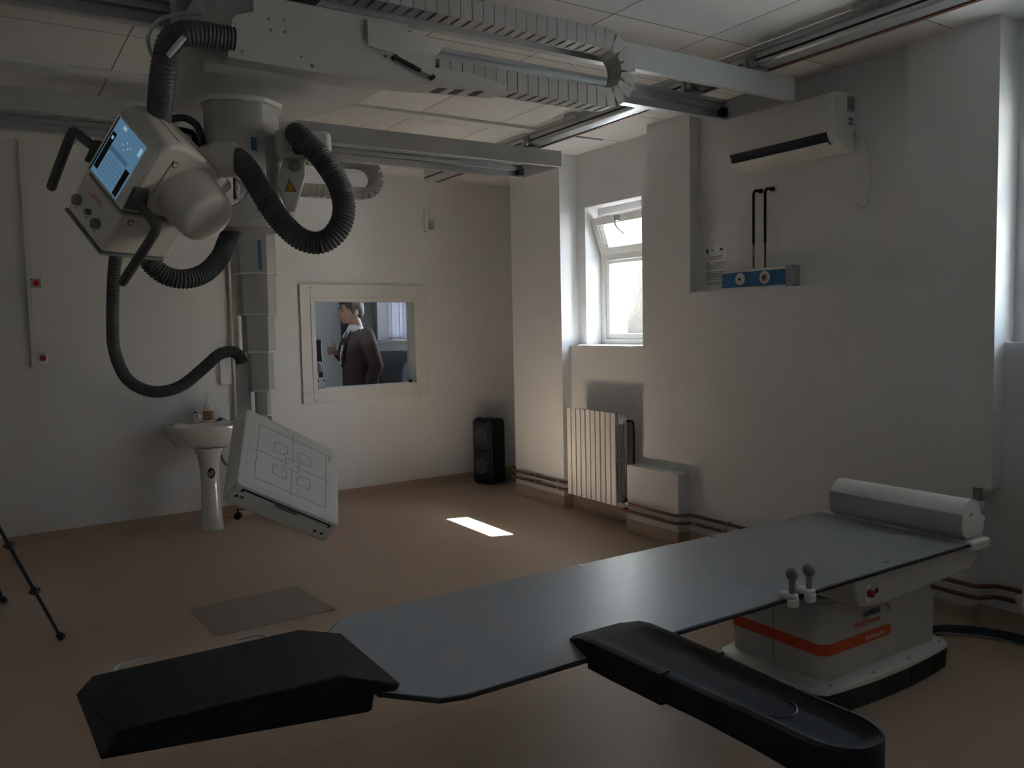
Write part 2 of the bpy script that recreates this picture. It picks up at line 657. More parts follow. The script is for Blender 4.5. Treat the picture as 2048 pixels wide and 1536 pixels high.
# ------------------------------------------------------------------ window in bay 1
FX = 4.555
def window(name, y0, y1, zs, zt, zh, tilt, glass=True):
    root = bpy.data.objects.new(name, None)
    C.objects.link(root)
    root.location = (FX, (y0 + y1) / 2, zs)
    struct(root)
    f = .052
    mb = MB()
    mb.box((FX, y0, zs), (FX + .07, y0 + f, zh)).box((FX, y1 - f, zs), (FX + .07, y1, zh))
    mb.box((FX, y0 + f, zs), (FX + .07, y1 - f, zs + f)).box((FX, y0 + f, zh - f), (FX + .07, y1 - f, zh))
    mb.box((FX - .012, y0 + f, zt - .03), (FX + .07, y1 - f, zt + .03))
    mb.build('frame', 'radiator', root, bevel=.006)
    # fixed lower light
    s = .045
    a, b, c, d = y0 + f, y1 - f, zs + f, zt - .03
    mb = MB()
    mb.box((FX + .012, a, c), (FX + .055, a + s, d)).box((FX + .012, b - s, c), (FX + .055, b, d))
    mb.box((FX + .012, a + s, c), (FX + .055, b - s, c + s)).box((FX + .012, a + s, d - s * .6), (FX + .055, b - s, d))
    mb.build('lower_sash', 'radiator', root, bevel=.006)
    MB().box((FX + .03, a + s, c + s), (FX + .036, b - s, d - s * .6)).build('lower_pane', 'glass', root, smooth=0)
    # hopper on top, hinged at its foot and tipped into the room
    a, b, c, d = y0 + .02, y1 - .02, zt + .02, zh - .03
    X = Matrix.Translation((FX - .012, 0, c)) @ Matrix.Rotation(-tilt, 4, 'Y') @ Matrix.Translation((-FX, 0, -c))
    s = .062
    mb = MB()
    mb.box((FX, a, c), (FX + .06, a + s, d), X).box((FX, b - s, c), (FX + .06, b, d), X)
    mb.box((FX, a + s, c), (FX + .06, b - s, c + s), X).box((FX, a + s, d - s), (FX + .06, b - s, d), X)
    for i in range(3):
        q = .012 * i
        mb.box((FX + .012 + q, b - s - .014 - .006 * i, c + s), (FX + .018 + q, b - s, d - s), X)
    mb.build('hopper_sash', 'radiator', root, bevel=.006)
    MB().box((FX + .028, a + s, c + s), (FX + .034, b - s, d - s), X).build('hopper_pane', 'glass', root, smooth=0)
    if tilt:
        ym = y0 + (y1 - y0) * .60
        p = X @ V((FX, ym, d - .02))
        hb = MB()
        hb.box((p.x - .02, ym - .02, p.z - .03), (p.x + .012, ym + .02, p.z + .018))
        hb.tube(smooth_path([p + V((-.015, 0, -.01)), p + V((-.03, -.01, -.05)), p + V((0, -.02, -.10)), p + V((.05, -.035, -.14))], 6), .008, 8)
        hb.build('stay_latch', 'alu', root, bevel=.003)
    MB().box((AP - .004, y0 - (.02 if tilt else 0), zs - .012), (FX, y1 + .0, zs + .006)).build('sill', 'radiator', root, bevel=.003)
    return root


window('window_1', Y0, Y1, ZS, 2.155, 2.53, math.radians(20))
window('window_2', V0, V1, VS, 2.16, 2.56, 0.)

window('window_added_fill', -1.40, -.80, VS, 2.16, 2.56, 0.)  # invented window out of view, lets in skylight to fill the foreground

# outside: a stuccoed light well side wall; front wall and slabs are added sun blockers
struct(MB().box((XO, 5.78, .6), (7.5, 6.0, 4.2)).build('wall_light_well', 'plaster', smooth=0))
struct(MB().box((5.60, 4.32, .5), (5.72, 5.27, 3.315)).box((5.60, 5.27, .5), (5.72, 5.78, 2.75)).build('wall_added_sun_block', 'plaster', smooth=0))  # added to trim the sun to the floor patch and shade the stucco
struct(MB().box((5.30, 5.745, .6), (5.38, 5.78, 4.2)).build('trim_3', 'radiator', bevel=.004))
struct(MB().box((XO, -6, .5), (14, 14, .95)).build('ground_outside', 'concrete', smooth=0))
struct(MB().box((XO, 7.0, 2.75), (6.9, 11.5, 2.9)).build('added_sun_shade_slab', 'concrete', smooth=0))  # added out of view to keep sun off the control room blind
struct(MB().box((XO, -2.4, 2.75), (6.6, 2.9, 2.9)).build('added_sun_shade_slab', 'concrete', smooth=0))  # made-up overhang, stops sun coming through the near windows

# ------------------------------------------------------------------ viewing window to the control room
root = bpy.data.objects.new('window_3', None)
C.objects.link(root)
root.location = bk(3.06, -.01, 1.0)
struct(root)
mb = MB()
a0, a1, b0, b1 = 2.412, 3.708, .928, 2.000
for lo, hi in (((a0, -.022, b0), (WX0 - .012, 0, b1)), ((WX1 + .010, -.022, b0), (a1, 0, b1)),
               ((WX0 - .012, -.022, b0), (WX1 + .010, 0, WZ0 - .012)), ((WX0 - .012, -.022, WZ1 + .012), (WX1 + .010, 0, b1))):
    mb.box(lo, hi, BK)
mb.build('frame', 'offwhite', root, bevel=.003)
mb = MB()
t = .028
for lo, hi in (((WX0 - .012, -.028, WZ0 - .012), (WX0 + t, .15, WZ1 + .012)), ((WX1 - t, -.028, WZ0 - .012), (WX1 + .010, .15, WZ1 + .012)),
               ((WX0 + t, -.028, WZ0 - .012), (WX1 - t, .15, WZ0 + t)), ((WX0 + t, -.028, WZ1 - t), (WX1 - t, .15, WZ1 + .012))):
    mb.box(lo, hi, BK)
mb.build('inner_trim', 'offwhite', root, bevel=.003)
MB().box((WX0 + t, .085, WZ0 + t), (WX1 - t, .095, WZ1 - t), BK).build('pane', 'glass', root, smooth=0)
mb = MB()
for u, z in ((2.47, 1.90), (2.52, 1.97), (3.62, 1.965), (3.675, 1.90), (2.46, 1.02), (2.53, .955), (3.60, .955), (3.675, 1.03)):
    mb.cyl(bk(u, -.0255, z), bk(u, -.021, z), .006, seg=10)
mb.build('screw', 'steel', root)
MB().box((WX1 - t - .03, .055, WZ0 + t), (WX1 - t - .005, .08, WZ0 + t + .025), BK).build('stop_block', 'black', root, bevel=.002)

# intercom on the window ledge
it = thing('intercom', 'small grey intercom box standing on the ledge of the control room window', 'intercom', bk(2.62, .05, WZ0 + t))
MB().box((2.552, .030, WZ0 + t), (2.655, .078, WZ0 + t + .098), BK).build('case', 'pcgrey', it, bevel=.006)
for u in (2.575, 2.632):
    MB().cyl(bk(u, .031, WZ0 + t + .07), bk(u, .026, WZ0 + t + .07), .008, seg=12).build('button', 'black', it)

# ------------------------------------------------------------------ the control room
struct(MB().box((1.4, 7.6, -.1), (5.2, 11.0, 0)).build('floor_control_room', 'floor', smooth=0))
struct(MB().box((1.2, 7.6, H), (5.2, 11.0, H + .12)).build('ceiling_control_room', 'ceiling', smooth=0))
struct(MB().box((1.2, 10.45, 0), (5.2, 10.57, H)).build('wall_control_room_back', 'control_wall', smooth=0))
struct(MB().box((1.28, 7.37, 0), (1.4, 10.45, H)).build('wall_control_room_left', 'control_wall', smooth=0))
mb = MB()
mb.box((4.42, 7.52, 0), (XO, 7.70, H)).box((4.42, 8.55, 0), (XO, 9.05, H)).box((4.42, 7.70, 0), (XO, 8.55, 1.43)).box((4.42, 7.70, 2.60), (XO, 8.55, H)).box((4.42, 10.12, 0), (XO, 10.45, H)).box((4.42, 9.05, 0), (XO, 10.12, 1.43)).box((4.42, 9.05, 2.60), (XO, 10.12, H))  # the nearer opening is added, out of view, to light the control room
struct(mb.build('wall_control_room_right', 'control_wall', smooth=0))
rw = bpy.data.objects.new('window_4', None)
C.objects.link(rw)
rw.location = (4.7, 9.6, 1.43)
struct(rw)
mb = MB()
for lo, hi in (((4.66, 9.05, 1.43), (4.72, 9.11, 2.6)), ((4.66, 10.06, 1.43), (4.72, 10.12, 2.6)), ((4.66, 9.11, 1.43), (4.72, 10.06, 1.49)), ((4.66, 9.11, 2.54), (4.72, 10.06, 2.6)), ((4.66, 9.60, 1.49), (4.72, 9.66, 2.54))):
    mb.box(lo, hi)
mb.build('frame', 'radiator', rw, bevel=.005)
MB().box((4.40, 9.03, 1.405), (4.66, 10.14, 1.435)).build('sill', 'radiator', rw, bevel=.003)
mb = MB()
for i in range(9):
    mb.box((4.57 + .012 * (i % 2), 9.055 + i * .118, 1.437), (4.578 + .012 * (i % 2), 9.185 + i * .118, 2.598))
tag(mb.build('vertical_blind', 'blind', smooth=0), 'pale vertical slat blind hanging in the control room window', 'blind')

cab = thing('tall_cabinet', 'dark tall cabinet against the far wall of the control room', 'cabinet', (4.2, 10.2, 0))
MB().box((4.03, 10.10, 0), (4.36, 10.44, 2.1)).build('body', 'monitor', cab, bevel=.006)
MB().box((4.20, 10.085, 1.0), (4.212, 10.10, 1.14)).build('handle', 'steel', cab)
tag(MB().box((3.25, 10.43, 1.18), (3.62, 10.448, 1.46)).build('notice_board', 'pcgrey', bevel=.003), 'plain grey notice board on the far wall behind the man', 'notice board')

desk = thing('control_desk', 'long desk below the control room window carrying the screens', 'desk', (3.2, 8.4, 0))
MB().box((2.2, 8.16, .71), (4.3, 8.72, .74)).build('desktop', 'offwhite', desk, bevel=.004)
for x in (2.25, 4.2):
    for y in (8.20, 8.64):
        MB().box((x, y, 0), (x + .05, y + .05, .71)).build('leg', 'steel', desk)


def monitor(x0, x1, y, z0, z1, label):
    r = thing('computer_monitor', label, 'monitor', ((x0 + x1) / 2, y, .74), 'control desk screens')
    MB().box((x0, y, z0), (x1, y + .03, z1)).build('bezel', 'monitor', r, bevel=.006)
    MB().box((x0 + .012, y - .002, z0 + .02), (x1 - .012, y, z1 - .012)).build('screen', 'screen_dark', r, smooth=0)
    xm = (x0 + x1) / 2
    MB().box((xm - .03, y + .032, .76), (xm + .03, y + .055, z0 + .12)).build('neck', 'monitor', r, bevel=.004)
    MB().box((xm - .11, y - .05, .741), (xm + .11, y + .13, .758)).build('foot', 'monitor', r, bevel=.006)
    return r


r = monitor(2.53, 2.985, 8.28, .97, 1.487, 'black upright computer monitor at the intercom end of the control desk')
r = monitor(3.63, 4.18, 8.30, .95, 1.342, 'wide black monitor seen behind the rounded grey chair back')
ph = thing('desk_telephone', 'small pale desk telephone on a white stand before the monitor', 'telephone', (2.79, 8.2, .74))
MB().box((2.68, 8.17, .741), (2.90, 8.225, 1.150)).build('stand', 'white', ph, bevel=.006)
MB().box((2.82, 8.17, 1.151), (2.945, 8.215, 1.265)).build('handset', 'pcgrey', ph, bevel=.018, seg=3)
MB().cyl((2.88, 8.171, 1.225), (2.88, 8.166, 1.225), .010).build('speaker_hole', 'grey', ph)


def office_chair(x, y, name, label, m, zb, ztop, wd):
    r = thing('office_chair', label, 'chair', (x, y, 0), 'control room chairs')
    MB().lathe([(.02, .0), (wd * .46, .0), (wd * .5, .03), (wd * .48, .07), (.02, .08)], (x, y, .43)).build('seat', m, r)
    out = []
    hz = (ztop - zb) / 2
    for i in range(24):
        t_ = 2 * PI * i / 24
        e = 2 / 3.2
        out.append((wd * .5 * math.copysign(abs(cos(t_)) ** e, cos(t_)), zb + hz + hz * math.copysign(abs(sin(t_)) ** e, sin(t_))))
    MB().prism(out, -.03, .03, (x, y - .22, 0), (1, 0, 0), (0, 0, 1)).build('backrest', m, r, bevel=.015, seg=3)
    MB().tube(smooth_path([(x, y - .02, .44), (x, y - .2, .45), (x, y - .26, .62), (x, y - .26, zb + .2)], 5), .016, 10).build('back_stem', 'black', r)
    MB().cyl((x, y, .07), (x, y, .43), .03).build('post', 'black', r)
    for k in range(5):
        t_ = 2 * PI * k / 5 + .3
        q = V((x + .27 * cos(t_), y + .27 * sin(t_), .06))
        lg = MB().tube([V((x, y, .10)), q], [.024, .016], 10).build('leg', 'black', r)
        MB().cyl(q + V((-.02, 0, -.034)), q + V((.02, 0, -.034)), .026, seg=14).build('castor', 'black', lg)
    return r


office_chair(3.76, 7.88, 'a', 'chair with a rounded grey-blue back in front of the wide monitor', 'chairblue', .72, 1.262, .34)
office_chair(2.98, 9.15, 'b', 'black chair with a low rounded back behind the telephone', 'black', .78, 1.06, .44)

# ------------------------------------------------------------------ the man behind the glass
PX, PY = 3.14, 7.68


def limb(mb, pts, rad, seg=14):
    P = [V(p) for p in pts]
    for p, r_ in zip(P, rad):
        mb.sphere(p, r_, seg=14, rings=10)
    for i in range(len(P) - 1):
        mb.cyl(P[i], P[i + 1], rad[i], rad[i + 1], seg)
    return mb


def ell(mb, c, r_, ry=0.):
    X = Matrix.Translation(V(c)) @ Matrix.Rotation(ry, 4, 'Y')
    mb.sphere((0, 0, 0), r_, X, 20, 14)


man = thing('person', 'man in a maroon suit jacket and white shirt, hand raised, behind the control room window', 'person', (PX, PY + .12, 0))
PY = PY + .12
# hips, knees, feet (he faces towards -x)
hip_l, hip_r = V((PX + .02, PY - .10, .98)), V((PX + .02, PY + .10, .98))
kn_l, kn_r = V((PX, PY - .10, .53)), V((PX - .02, PY + .11, .53))
an_l, an_r = V((PX + .05, PY - .10, .09)), V((PX + .02, PY + .11, .09))
sh_l, sh_r = V((PX + .06, PY - .19, 1.53)), V((PX + .06, PY + .19, 1.53))
el_l, el_r = V((PX + .135, PY - .25, 1.22)), V((PX + .05, PY + .26, 1.24))
wr_l, wr_r = V((PX + .03, PY - .25, .98)), V((PX - .130, PY + .12, 1.355))
hc = V((PX - .015, PY, 1.768))           # head centre
body = MB()
ell(body, hc + V((.012, 0, .030)), (.108, .083, .098), .15)                # skull
ell(body, hc + V((-.048, 0, -.035)), (.064, .066, .088), -.15)             # face
ell(body, hc + V((-.068, 0, -.098)), (.036, .040, .026))                   # chin
ell(body, hc + V((-.018, 0, -.080)), (.062, .058, .040), .35)              # jaw
ell(body, hc + V((-.102, 0, .022)), (.016, .050, .012))                    # brow
limb(body, [hc + V((-.106, 0, .008)), hc + V((-.124, 0, -.020)), hc + V((-.130, 0, -.034))], [.009, .012, .014], 10)   # nose
ell(body, hc + V((-.112, 0, -.062)), (.011, .024, .008))                   # lips
ell(body, hc + V((-.109, 0, -.075)), (.011, .022, .008))
for s in (-1, 1):
    ell(body, hc + V((-.098, s * .034, .002)), (.012, .015, .011))          # eyelids
    ell(body, hc + V((.022, s * .084, -.018)), (.022, .012, .036), .2)      # ears
    ell(body, hc + V((.024, s * .080, -.044)), (.012, .010, .014))
limb(body, [hc + V((.018, 0, -.055)), hc + V((.058, 0, -.175)), V((PX + .06, PY, 1.52))], [.064, .064, .075])          # neck
limb(body, [V((PX + .05, PY, 1.48)), V((PX + .04, PY, 1.28)), V((PX + .03, PY, 1.08)), V((PX + .02, PY, .98))], [.11, .115, .11, .12])
for a_, b_, c_, r_ in ((sh_l, el_l, wr_l, 0), (sh_r, el_r, wr_r, 1)):
    limb(body, [V((PX + .05, PY, 1.48)), a_, b_, c_], [.09, .058, .044, .030])
for a_, b_, c_ in ((hip_l, kn_l, an_l), (hip_r, kn_r, an_r)):
    limb(body, [V((PX + .02, PY, 1.0)), a_, b_, c_], [.11, .085, .058, .040])
    limb(body, [c_ + V((.03, 0, -.045)), c_ + V((-.13, 0, -.055))], [.034, .030])
# raised hand: palm upright, thumb up, fingers loosely curled
pm = wr_r + V((-.045, -.012, .020))
limb(body, [wr_r, pm, pm + V((-.022, 0, .014))], [.027, .030, .029])
for k in range(4):
    o_ = pm + V((-.030, -.004, .032 - .020 * k))
    L = (.030, .034, .031, .025)[k]
    a_ = o_ + V((-L * .9, -.010, .006))
    b_ = a_ + V((-L * .10, -L * .70, -.004))
    c_ = b_ + V((L * .55, -L * .40, -.004))
    limb(body, [o_, a_, b_, c_], [.0115, .0105, .0098, .009], 10)
limb(body, [pm + V((.018, -.006, .022)), pm + V((.010, -.022, .052)), pm + V((-.002, -.026, .084)), pm + V((-.010, -.026, .104))], [.014, .0125, .0115, .010], 10)
# hanging hand
pm = wr_l + V((-.02, 0, -.055))
limb(body, [wr_l, pm], [.028, .034])
for k in range(4):
    o_ = pm + V((-.030 + .020 * k, 0, -.030))
    L = (.030, .036, .033, .026)[k]
    limb(body, [o_, o_ + V((-.004, .004, -L)), o_ + V((-.014, .012, -L * 1.9)), o_ + V((-.026, .018, -L * 2.5))], [.0115, .0105, .0098, .009], 10)
limb(body, [pm + V((-.022, 0, .018)), pm + V((-.046, .004, -.008)), pm + V((-.056, .010, -.036))], [.014, .0125, .011], 10)
bo = body.build('body', 'skin', man, remesh=.0052)
# eyes, eyebrows and hair
for s in (-1, 1):
    mb = MB()
    ell(mb, hc + V((-.108, s * .034, .002)), (.006, .010, .006))
    mb.build('eye', 'black', man)
    mb = MB()
    ell(mb, hc + V((-.112, s * .035, .026)), (.008, .019, .006))
    mb.build('eyebrow', 'hair', man)
hb = MB()
ell(hb, hc + V((.026, 0, .050)), (.112, .090, .098), .22)
ell(hb, hc + V((.070, 0, .000)), (.066, .080, .085))
ell(hb, hc + V((-.052, 0, .104)), (.066, .064, .036), .15)
ell(hb, hc + V((-.095, 0, .096)), (.030, .052, .026))
for s in (-1, 1):
    ell(hb, hc + V((-.005, s * .068, .022)), (.022, .022, .048), .1)
    ell(hb, hc + V((-.028, s * .066, .060)), (.055, .028, .045), .15)
hb.build('hair', 'hair', man, remesh=.006)
# shirt with collar
mb = MB()
limb(mb, [V((PX + .020, PY, 1.52)), V((PX - .010, PY, 1.42)), V((PX + .010, PY, 1.25))], [.070, .098, .10])
mb.build('shirt', 'shirt', man, remesh=.01)
mb = MB()
cc, ax = V((PX + .028, PY, 1.588)), V((.36, 0, 1)).normalized()
mb.lathe([(.072, -.045), (.086, -.030), (.078, .020), (.072, .034), (.068, .030), (.070, -.04)], cc, ax)
for s in (-1, 1):
    mb.grid([[V((PX - .045, PY + s * .012, 1.590)), V((PX - .035, PY + s * .052, 1.585)), V((PX - .085, PY + s * .050, 1.520)), V((PX - .090, PY + s * .028, 1.500))],
             [V((PX - .055, PY + s * .012, 1.592)), V((PX - .045, PY + s * .056, 1.587)), V((PX - .095, PY + s * .054, 1.522)), V((PX - .100, PY + s * .030, 1.500))]])
mb.build('collar', 'shirt', man, bevel=.003)
# jacket: torso, open front, sleeves
jk = MB()
tor = [(1.565, .060, .105, .10), (1.53, .055, .145, .17), (1.46, .045, .175, .205), (1.36, .045, .185, .205), (1.24, .050, .178, .190), (1.12, .058, .178, .190), (1.00, .065, .188, .200), (.86, .070, .195, .205), (.80, .070, .195, .205)]
rings = []
for z, dx, rx, ry in tor:
    ring = []
    for k in range(32):
        t_ = 2 * PI * k / 32
        ring.append(V((PX + dx + rx * cos(t_) * (.92 if cos(t_) < 0 else 1), PY + ry * sin(t_), z)))
    rings.append(ring)
jk.grid(rings)
for a_, b_, c_, k in ((sh_l, el_l, wr_l, 0), (sh_r, el_r, wr_r, 1)):
    e_ = b_ + (c_ - b_) * .86
    limb(jk, [V((PX + .06, PY + (.10 if k else -.10), 1.50)), a_ + V((0, 0, -.01)), (a_ + b_) / 2, b_, (b_ + e_) / 2, e_], [.085, .083, .076, .066, .058, .048])
jk.build('jacket', 'jacket', man, remesh=.010)
# lapels and the open V of shirt over them
mb = MB()
for s in (-1, 1):
    mb.tube(smooth_path([V((PX + .040, PY + s * .085, 1.580)), V((PX - .045, PY + s * .085, 1.530)), V((PX - .105, PY + s * .075, 1.440)), V((PX - .128, PY + s * .045, 1.34)), V((PX - .130, PY + s * .008, 1.22))], 5), [.014] * 12 + [.018] * 6 + [.010] * 3, 10)
mb.build('lapel', 'jacket', man)
mb = MB()
rows = []
for x_, y_, z_ in ((-.040, .075, 1.545), (-.095, .066, 1.450), (-.122, .040, 1.35), (-.132, .006, 1.235)):
    rows.append([V((PX + x_ + .02, PY - y_, z_)), V((PX + x_ - .016, PY - y_ * .5, z_)), V((PX + x_ - .020, PY, z_)), V((PX + x_ - .016, PY + y_ * .5, z_)), V((PX + x_ + .02, PY + y_, z_)), V((PX + x_ + .05, PY, z_))])
mb.grid(rows)
mb.build('shirt_front', 'shirt', man)
mb = MB()
limb(mb, [wr_r + (el_r - wr_r) * .06, wr_r + (el_r - wr_r) * .13], [.033, .038])
mb.build('shirt_cuff', 'shirt', man)
MB().sphere((PX - .078, PY - .020, 1.545), (.010, .010, .014)).build('clip_microphone', 'black', man)
tr_ = MB()
for a_, b_, c_ in ((hip_l, kn_l, an_l), (hip_r, kn_r, an_r)):
    limb(tr_, [V((PX + .03, PY, 1.0)), a_, b_, c_ + V((0, 0, .02))], [.135, .108, .080, .072])
tr_.build('trousers', 'trousers', man, remesh=.012)
for c_ in (an_l, an_r):
    mb = MB()
    limb(mb, [c_ + V((.03, 0, -.042)), c_ + V((-.06, 0, -.046)), c_ + V((-.14, 0, -.056))], [.046, .042, .034])
    mb.build('shoe', 'leather', man, remesh=.008)

# ------------------------------------------------------------------ wash basin
BX = 1.505
BY = 7.188          # wall face here
sk = thing('pedestal_sink', 'white ceramic wash basin on a pedestal with a dark oval sticker', 'sink', (BX, 6.87, 0))


def rim(hw, yb, yf, z, n=36, sq=2.6):
    """D-shaped ring: straight at the wall, round to the front"""
    pts = []
    for k in range(n):
        t_ = 2 * PI * k / n
        c_, s_ = cos(t_), sin(t_)
        e = 2 / sq
        x = hw * math.copysign(abs(c_) ** e, c_)
        y = math.copysign(abs(s_) ** (e if s_ > 0 else 1.0), s_)
        yc = yb - (yb - yf) * .38
        pts.append(V((BX + x, yc + (y * (yb - yc) if s_ > 0 else y * (yc - yf)), z)))
    return pts


yb = BY - .004
outer = [rim(.10, yb - .05, yb - .24, .615), rim(.16, yb - .02, yb - .33, .64), rim(.245, yb, yb - .42, .70), rim(.295, yb, yb - .465, .77), rim(.312, yb, yb - .482, .825), rim(.314, yb, yb - .484, .845), rim(.304, yb, yb - .474, .852)]
inner = [rim(.262, yb - .12, yb - .448, .846), rim(.245, yb - .135, yb - .432, .815), rim(.19, yb - .16, yb - .37, .735), rim(.05, yb - .23, yb - .29, .715)]
MB().grid(outer + inner).build('basin', 'ceramic', sk, smooth=60)
mb = MB()
prof = [(.080, 0), (.092, .0), (.092, .018), (.086, .06), (.076, .20), (.070, .36), (.076, .50), (.090, .60), (.115, .66), (.05, .665)]
mb.lathe(prof, (BX - .005, 6.868, 0), seg=32, scale=(1, .98))
mb.build('pedestal', 'ceramic', sk, smooth=60)
mb = MB()
mb.prism([(.030 * cos(2 * PI * k / 20), .043 * sin(2 * PI * k / 20)) for k in range(20)], .0, .002, (BX - .012, 6.868 - .0765, .468), (1, 0, 0), (0, 0, 1), (0, -1, 0))
stk = mb.build('sticker', 'bluecable', sk)
strokes([((-.020, -.010 + .014 * k), (.016, .004 + .014 * k)) for k in (-1, 0, 1)], .004, (BX - .012, 6.868 - .0785, .468), (1, 0, 0), (0, 0, 1)).build('sticker_stripe', 'white_text', stk)
MB().prism([(.005 * cos(2 * PI * k / 12), .005 * sin(2 * PI * k / 12)) for k in range(12)], 0, .002, (BX - .01, yb - .4515, .822), (1, 0, 0), (0, 0, 1), (0, 1, 0)).build('overflow_hole', 'black', sk)
mb = MB()
mb.cyl((BX - .045, yb - .075, .852), (BX - .045, yb - .075, .868), .026)
mb.tube([(BX - .045, yb - .075, .868), (BX - .045, yb - .080, .93)], [.022, .019], 18)
mb.tube(smooth_path([(BX - .045, yb - .085, .905), (BX - .043, yb - .13, .925), (BX - .04, yb - .19, .915), (BX - .04, yb - .20, .90)], 6), .012, 14)
tap = mb.build('tap', 'chrome', sk)
MB().tube(smooth_path([(BX - .045, yb - .080, .935), (BX - .048, yb - .075, .955), (BX - .06, yb - .13, .968)], 6), [.02] * 4 + [.009] * 9, 12).build('lever', 'chrome', tap)
MB().tube(smooth_path([(BX + .14, yb - .03, .60), (BX + .16, yb - .05, .52), (BX + .19, yb - .06, .47), (BX + .22, yb - .02, .47)], 6), .012, 10).build('drain_hose', 'grey', sk)

sb = thing('soap_bottle', 'white pump bottle with a brown label on the rim of the wash basin', 'bottle', (BX + .055, yb - .085, .852))
sx, sy, sz = BX + .055, yb - .085, .8525
MB().lathe([(.030, 0), (.040, .0), (.042, .01), (.040, .09), (.034, .135), (.024, .155), (.014, .165), (.014, .18)], (sx, sy, sz), scale=(1, .8)).build('body', 'white', sb)
mb = MB().lathe([(.0415, .012), (.0428, .012), (.0415, .09), (.040, .09)], (sx, sy, sz), scale=(1, .81))
lab = mb.build('wrap_label', 'label', sb)
strokes([((-.018, .02), (.018, .024)), ((-.012, .032), (.016, .036)), ((-.02, .05), (.006, .055)), ((-.01, .062), (.018, .066))], .006, (sx, sy - .0352, sz), (1, 0, 0), (0, 0, 1)).build('label_print', 'dark_text', lab)
mb = MB().cyl((sx, sy, sz + .18), (sx, sy, sz + .196), .017).cyl((sx, sy, sz + .196), (sx, sy, sz + .225), .006)
mb.tube([(sx + .01, sy, sz + .228), (sx - .02, sy - .006, sz + .231), (sx - .034, sy - .010, sz + .224)], [.012, .008, .005], 10)
mb.build('pump', 'white', sb)
pg = thing('sink_plug', 'small black rubber plug lying at the rear rim of the wash basin', 'plug', (BX + .15, yb - .06, .852))
MB().lathe([(.001, .0), (.026, 0), (.028, .008), (.012, .012), (.008, .020), (.001, .022)], (BX + .15, yb - .06, .8525)).build('stopper', 'black', pg)
MB().tube(smooth_path([(BX + .15, yb - .06, .873), (BX + .17, yb - .055, .868), (BX + .20, yb - .05, .858)], 5), .003, 6).build('cord', 'black', pg)

# wheeled stool mostly hidden behind the detector
st = thing('wheeled_stool', 'pale round stool on black castors, half hidden behind the tilted detector', 'stool', (2.02, 6.96, 0))
sxy = V((2.02, 6.96, 0))
MB().lathe([(.02, .48), (.15, .48), (.17, .50), (.172, .53), (.15, .55), (.02, .555)], sxy).build('seat', 'gold', st)
MB().cyl(sxy + V((0, 0, .10)), sxy + V((0, 0, .48)), .022).build('post', 'chrome', st)
for k in range(3):
    t_ = .6 + k * 2 * PI / 3
    d = V((cos(t_), sin(t_), 0))
    lg = MB().tube([sxy + V((0, 0, .115)), sxy + d * .29 + V((0, 0, .088))], [.022, .014], 10).build('leg', 'chrome', st)
    q = sxy + d * .29
    mb = MB().cyl(q + V((0, 0, .055)), q + V((0, 0, .088)), .008)
    for s in (-1, 1):
        n_ = V((-d.y, d.x, 0)) * s
        mb.cyl(q + n_ * .006 + V((0, 0, .030)), q + n_ * .026 + V((0, 0, .030)), .029, seg=18)
    mb.build('castor', 'black', lg)

# ------------------------------------------------------------------ things fixed to the back wall
def wallbox(lo, hi):
    return MB().box(lo, hi, BK)


o = thing('cable_duct', 'white cable duct running down the wall beside the two red buttons', 'cable duct', bk(.335, -.01, 1.4))
wallbox((.315, -.022, 1.43), (.350, -.001, H - .002)).build('channel', 'offwhite', o, bevel=.003)
wallbox((.314, -.026, 1.36), (.351, -.001, 1.43)).build('end_cap', 'offwhite', o, bevel=.003)
for nm, u, z, col, lab in (('a', .372, 1.984, 'grey', 'square grey box with a red push button, upper of two on the wall duct'), ('b', .385, 1.425, 'white', 'white box with a domed red push button, at the foot of the wall duct')):
    o = thing('emergency_button', lab, 'emergency button', bk(u, -.03, z - .04), 'red stop buttons on the wall')
    s = .034 if nm == 'a' else .040
    wallbox((u - s, -.05, z - s), (u + s, -.001, z + s)).build('box', 'pcgrey' if nm == 'a' else 'white', o, bevel=.004 if nm == 'a' else .018, seg=3)
    MB().lathe([(.002, .03), (.016, .026), (.022, .018), (.022, .008), (.015, .006), (.015, 0)], bk(u, -.05, z), BK.to_3x3() @ V((0, -1, 0))).build('push_button', 'red', o)
    if nm == 'a':
        for a_ in (-1, 1):
            for b_ in (-1, 1):
                MB().cyl(bk(u + a_ * .027, -.0505, z + b_ * .027), bk(u + a_ * .027, -.052, z + b_ * .027), .004, seg=8).build('screw', 'black', o)

o = thing('wall_conduit', 'beige pipe with clips running down the wall to the wash basin', 'pipe', bk(1.80, -.02, .9))
MB().cyl(bk(1.800, -.020, .62), bk(1.800, -.020, H - .002), .013).build('pipe', 'beige', o)
for z in (.95, 1.35, 1.75, 2.15, 2.55):
    wallbox((1.783, -.035, z), (1.817, -.001, z + .014)).build('clip', 'beige', o, bevel=.002)
o = thing('wall_conduit', 'thicker cream pipe running down the wall behind the telescopic column', 'pipe', bk(1.862, -.02, .9))
MB().cyl(bk(1.862, -.022, .55), bk(1.862, -.022, H - .002), .016).build('pipe', 'offwhite', o)
o = thing('towel_dispenser', 'white wall plate between the wash basin and the beige pipe', 'wall plate', bk(1.745, -.02, 1.14))
wallbox((1.685, -.03, 1.145), (1.782, -.001, 1.475)).build('cover', 'white', o, bevel=.006)
strokes([((1.73 + .004 * (k % 2), z), (1.772, z)) for k, z in enumerate((1.30, 1.315, 1.33, 1.345, 1.36, 1.375, 1.39))], .004, bk(0, -.031, 0), BK.to_3x3() @ V((1, 0, 0)), (0, 0, 1)).build('print', 'pcgrey', o)
o = thing('wall_sensor', 'small grey sensor box high on the back wall', 'sensor', bk(3.77, -.02, 2.70))
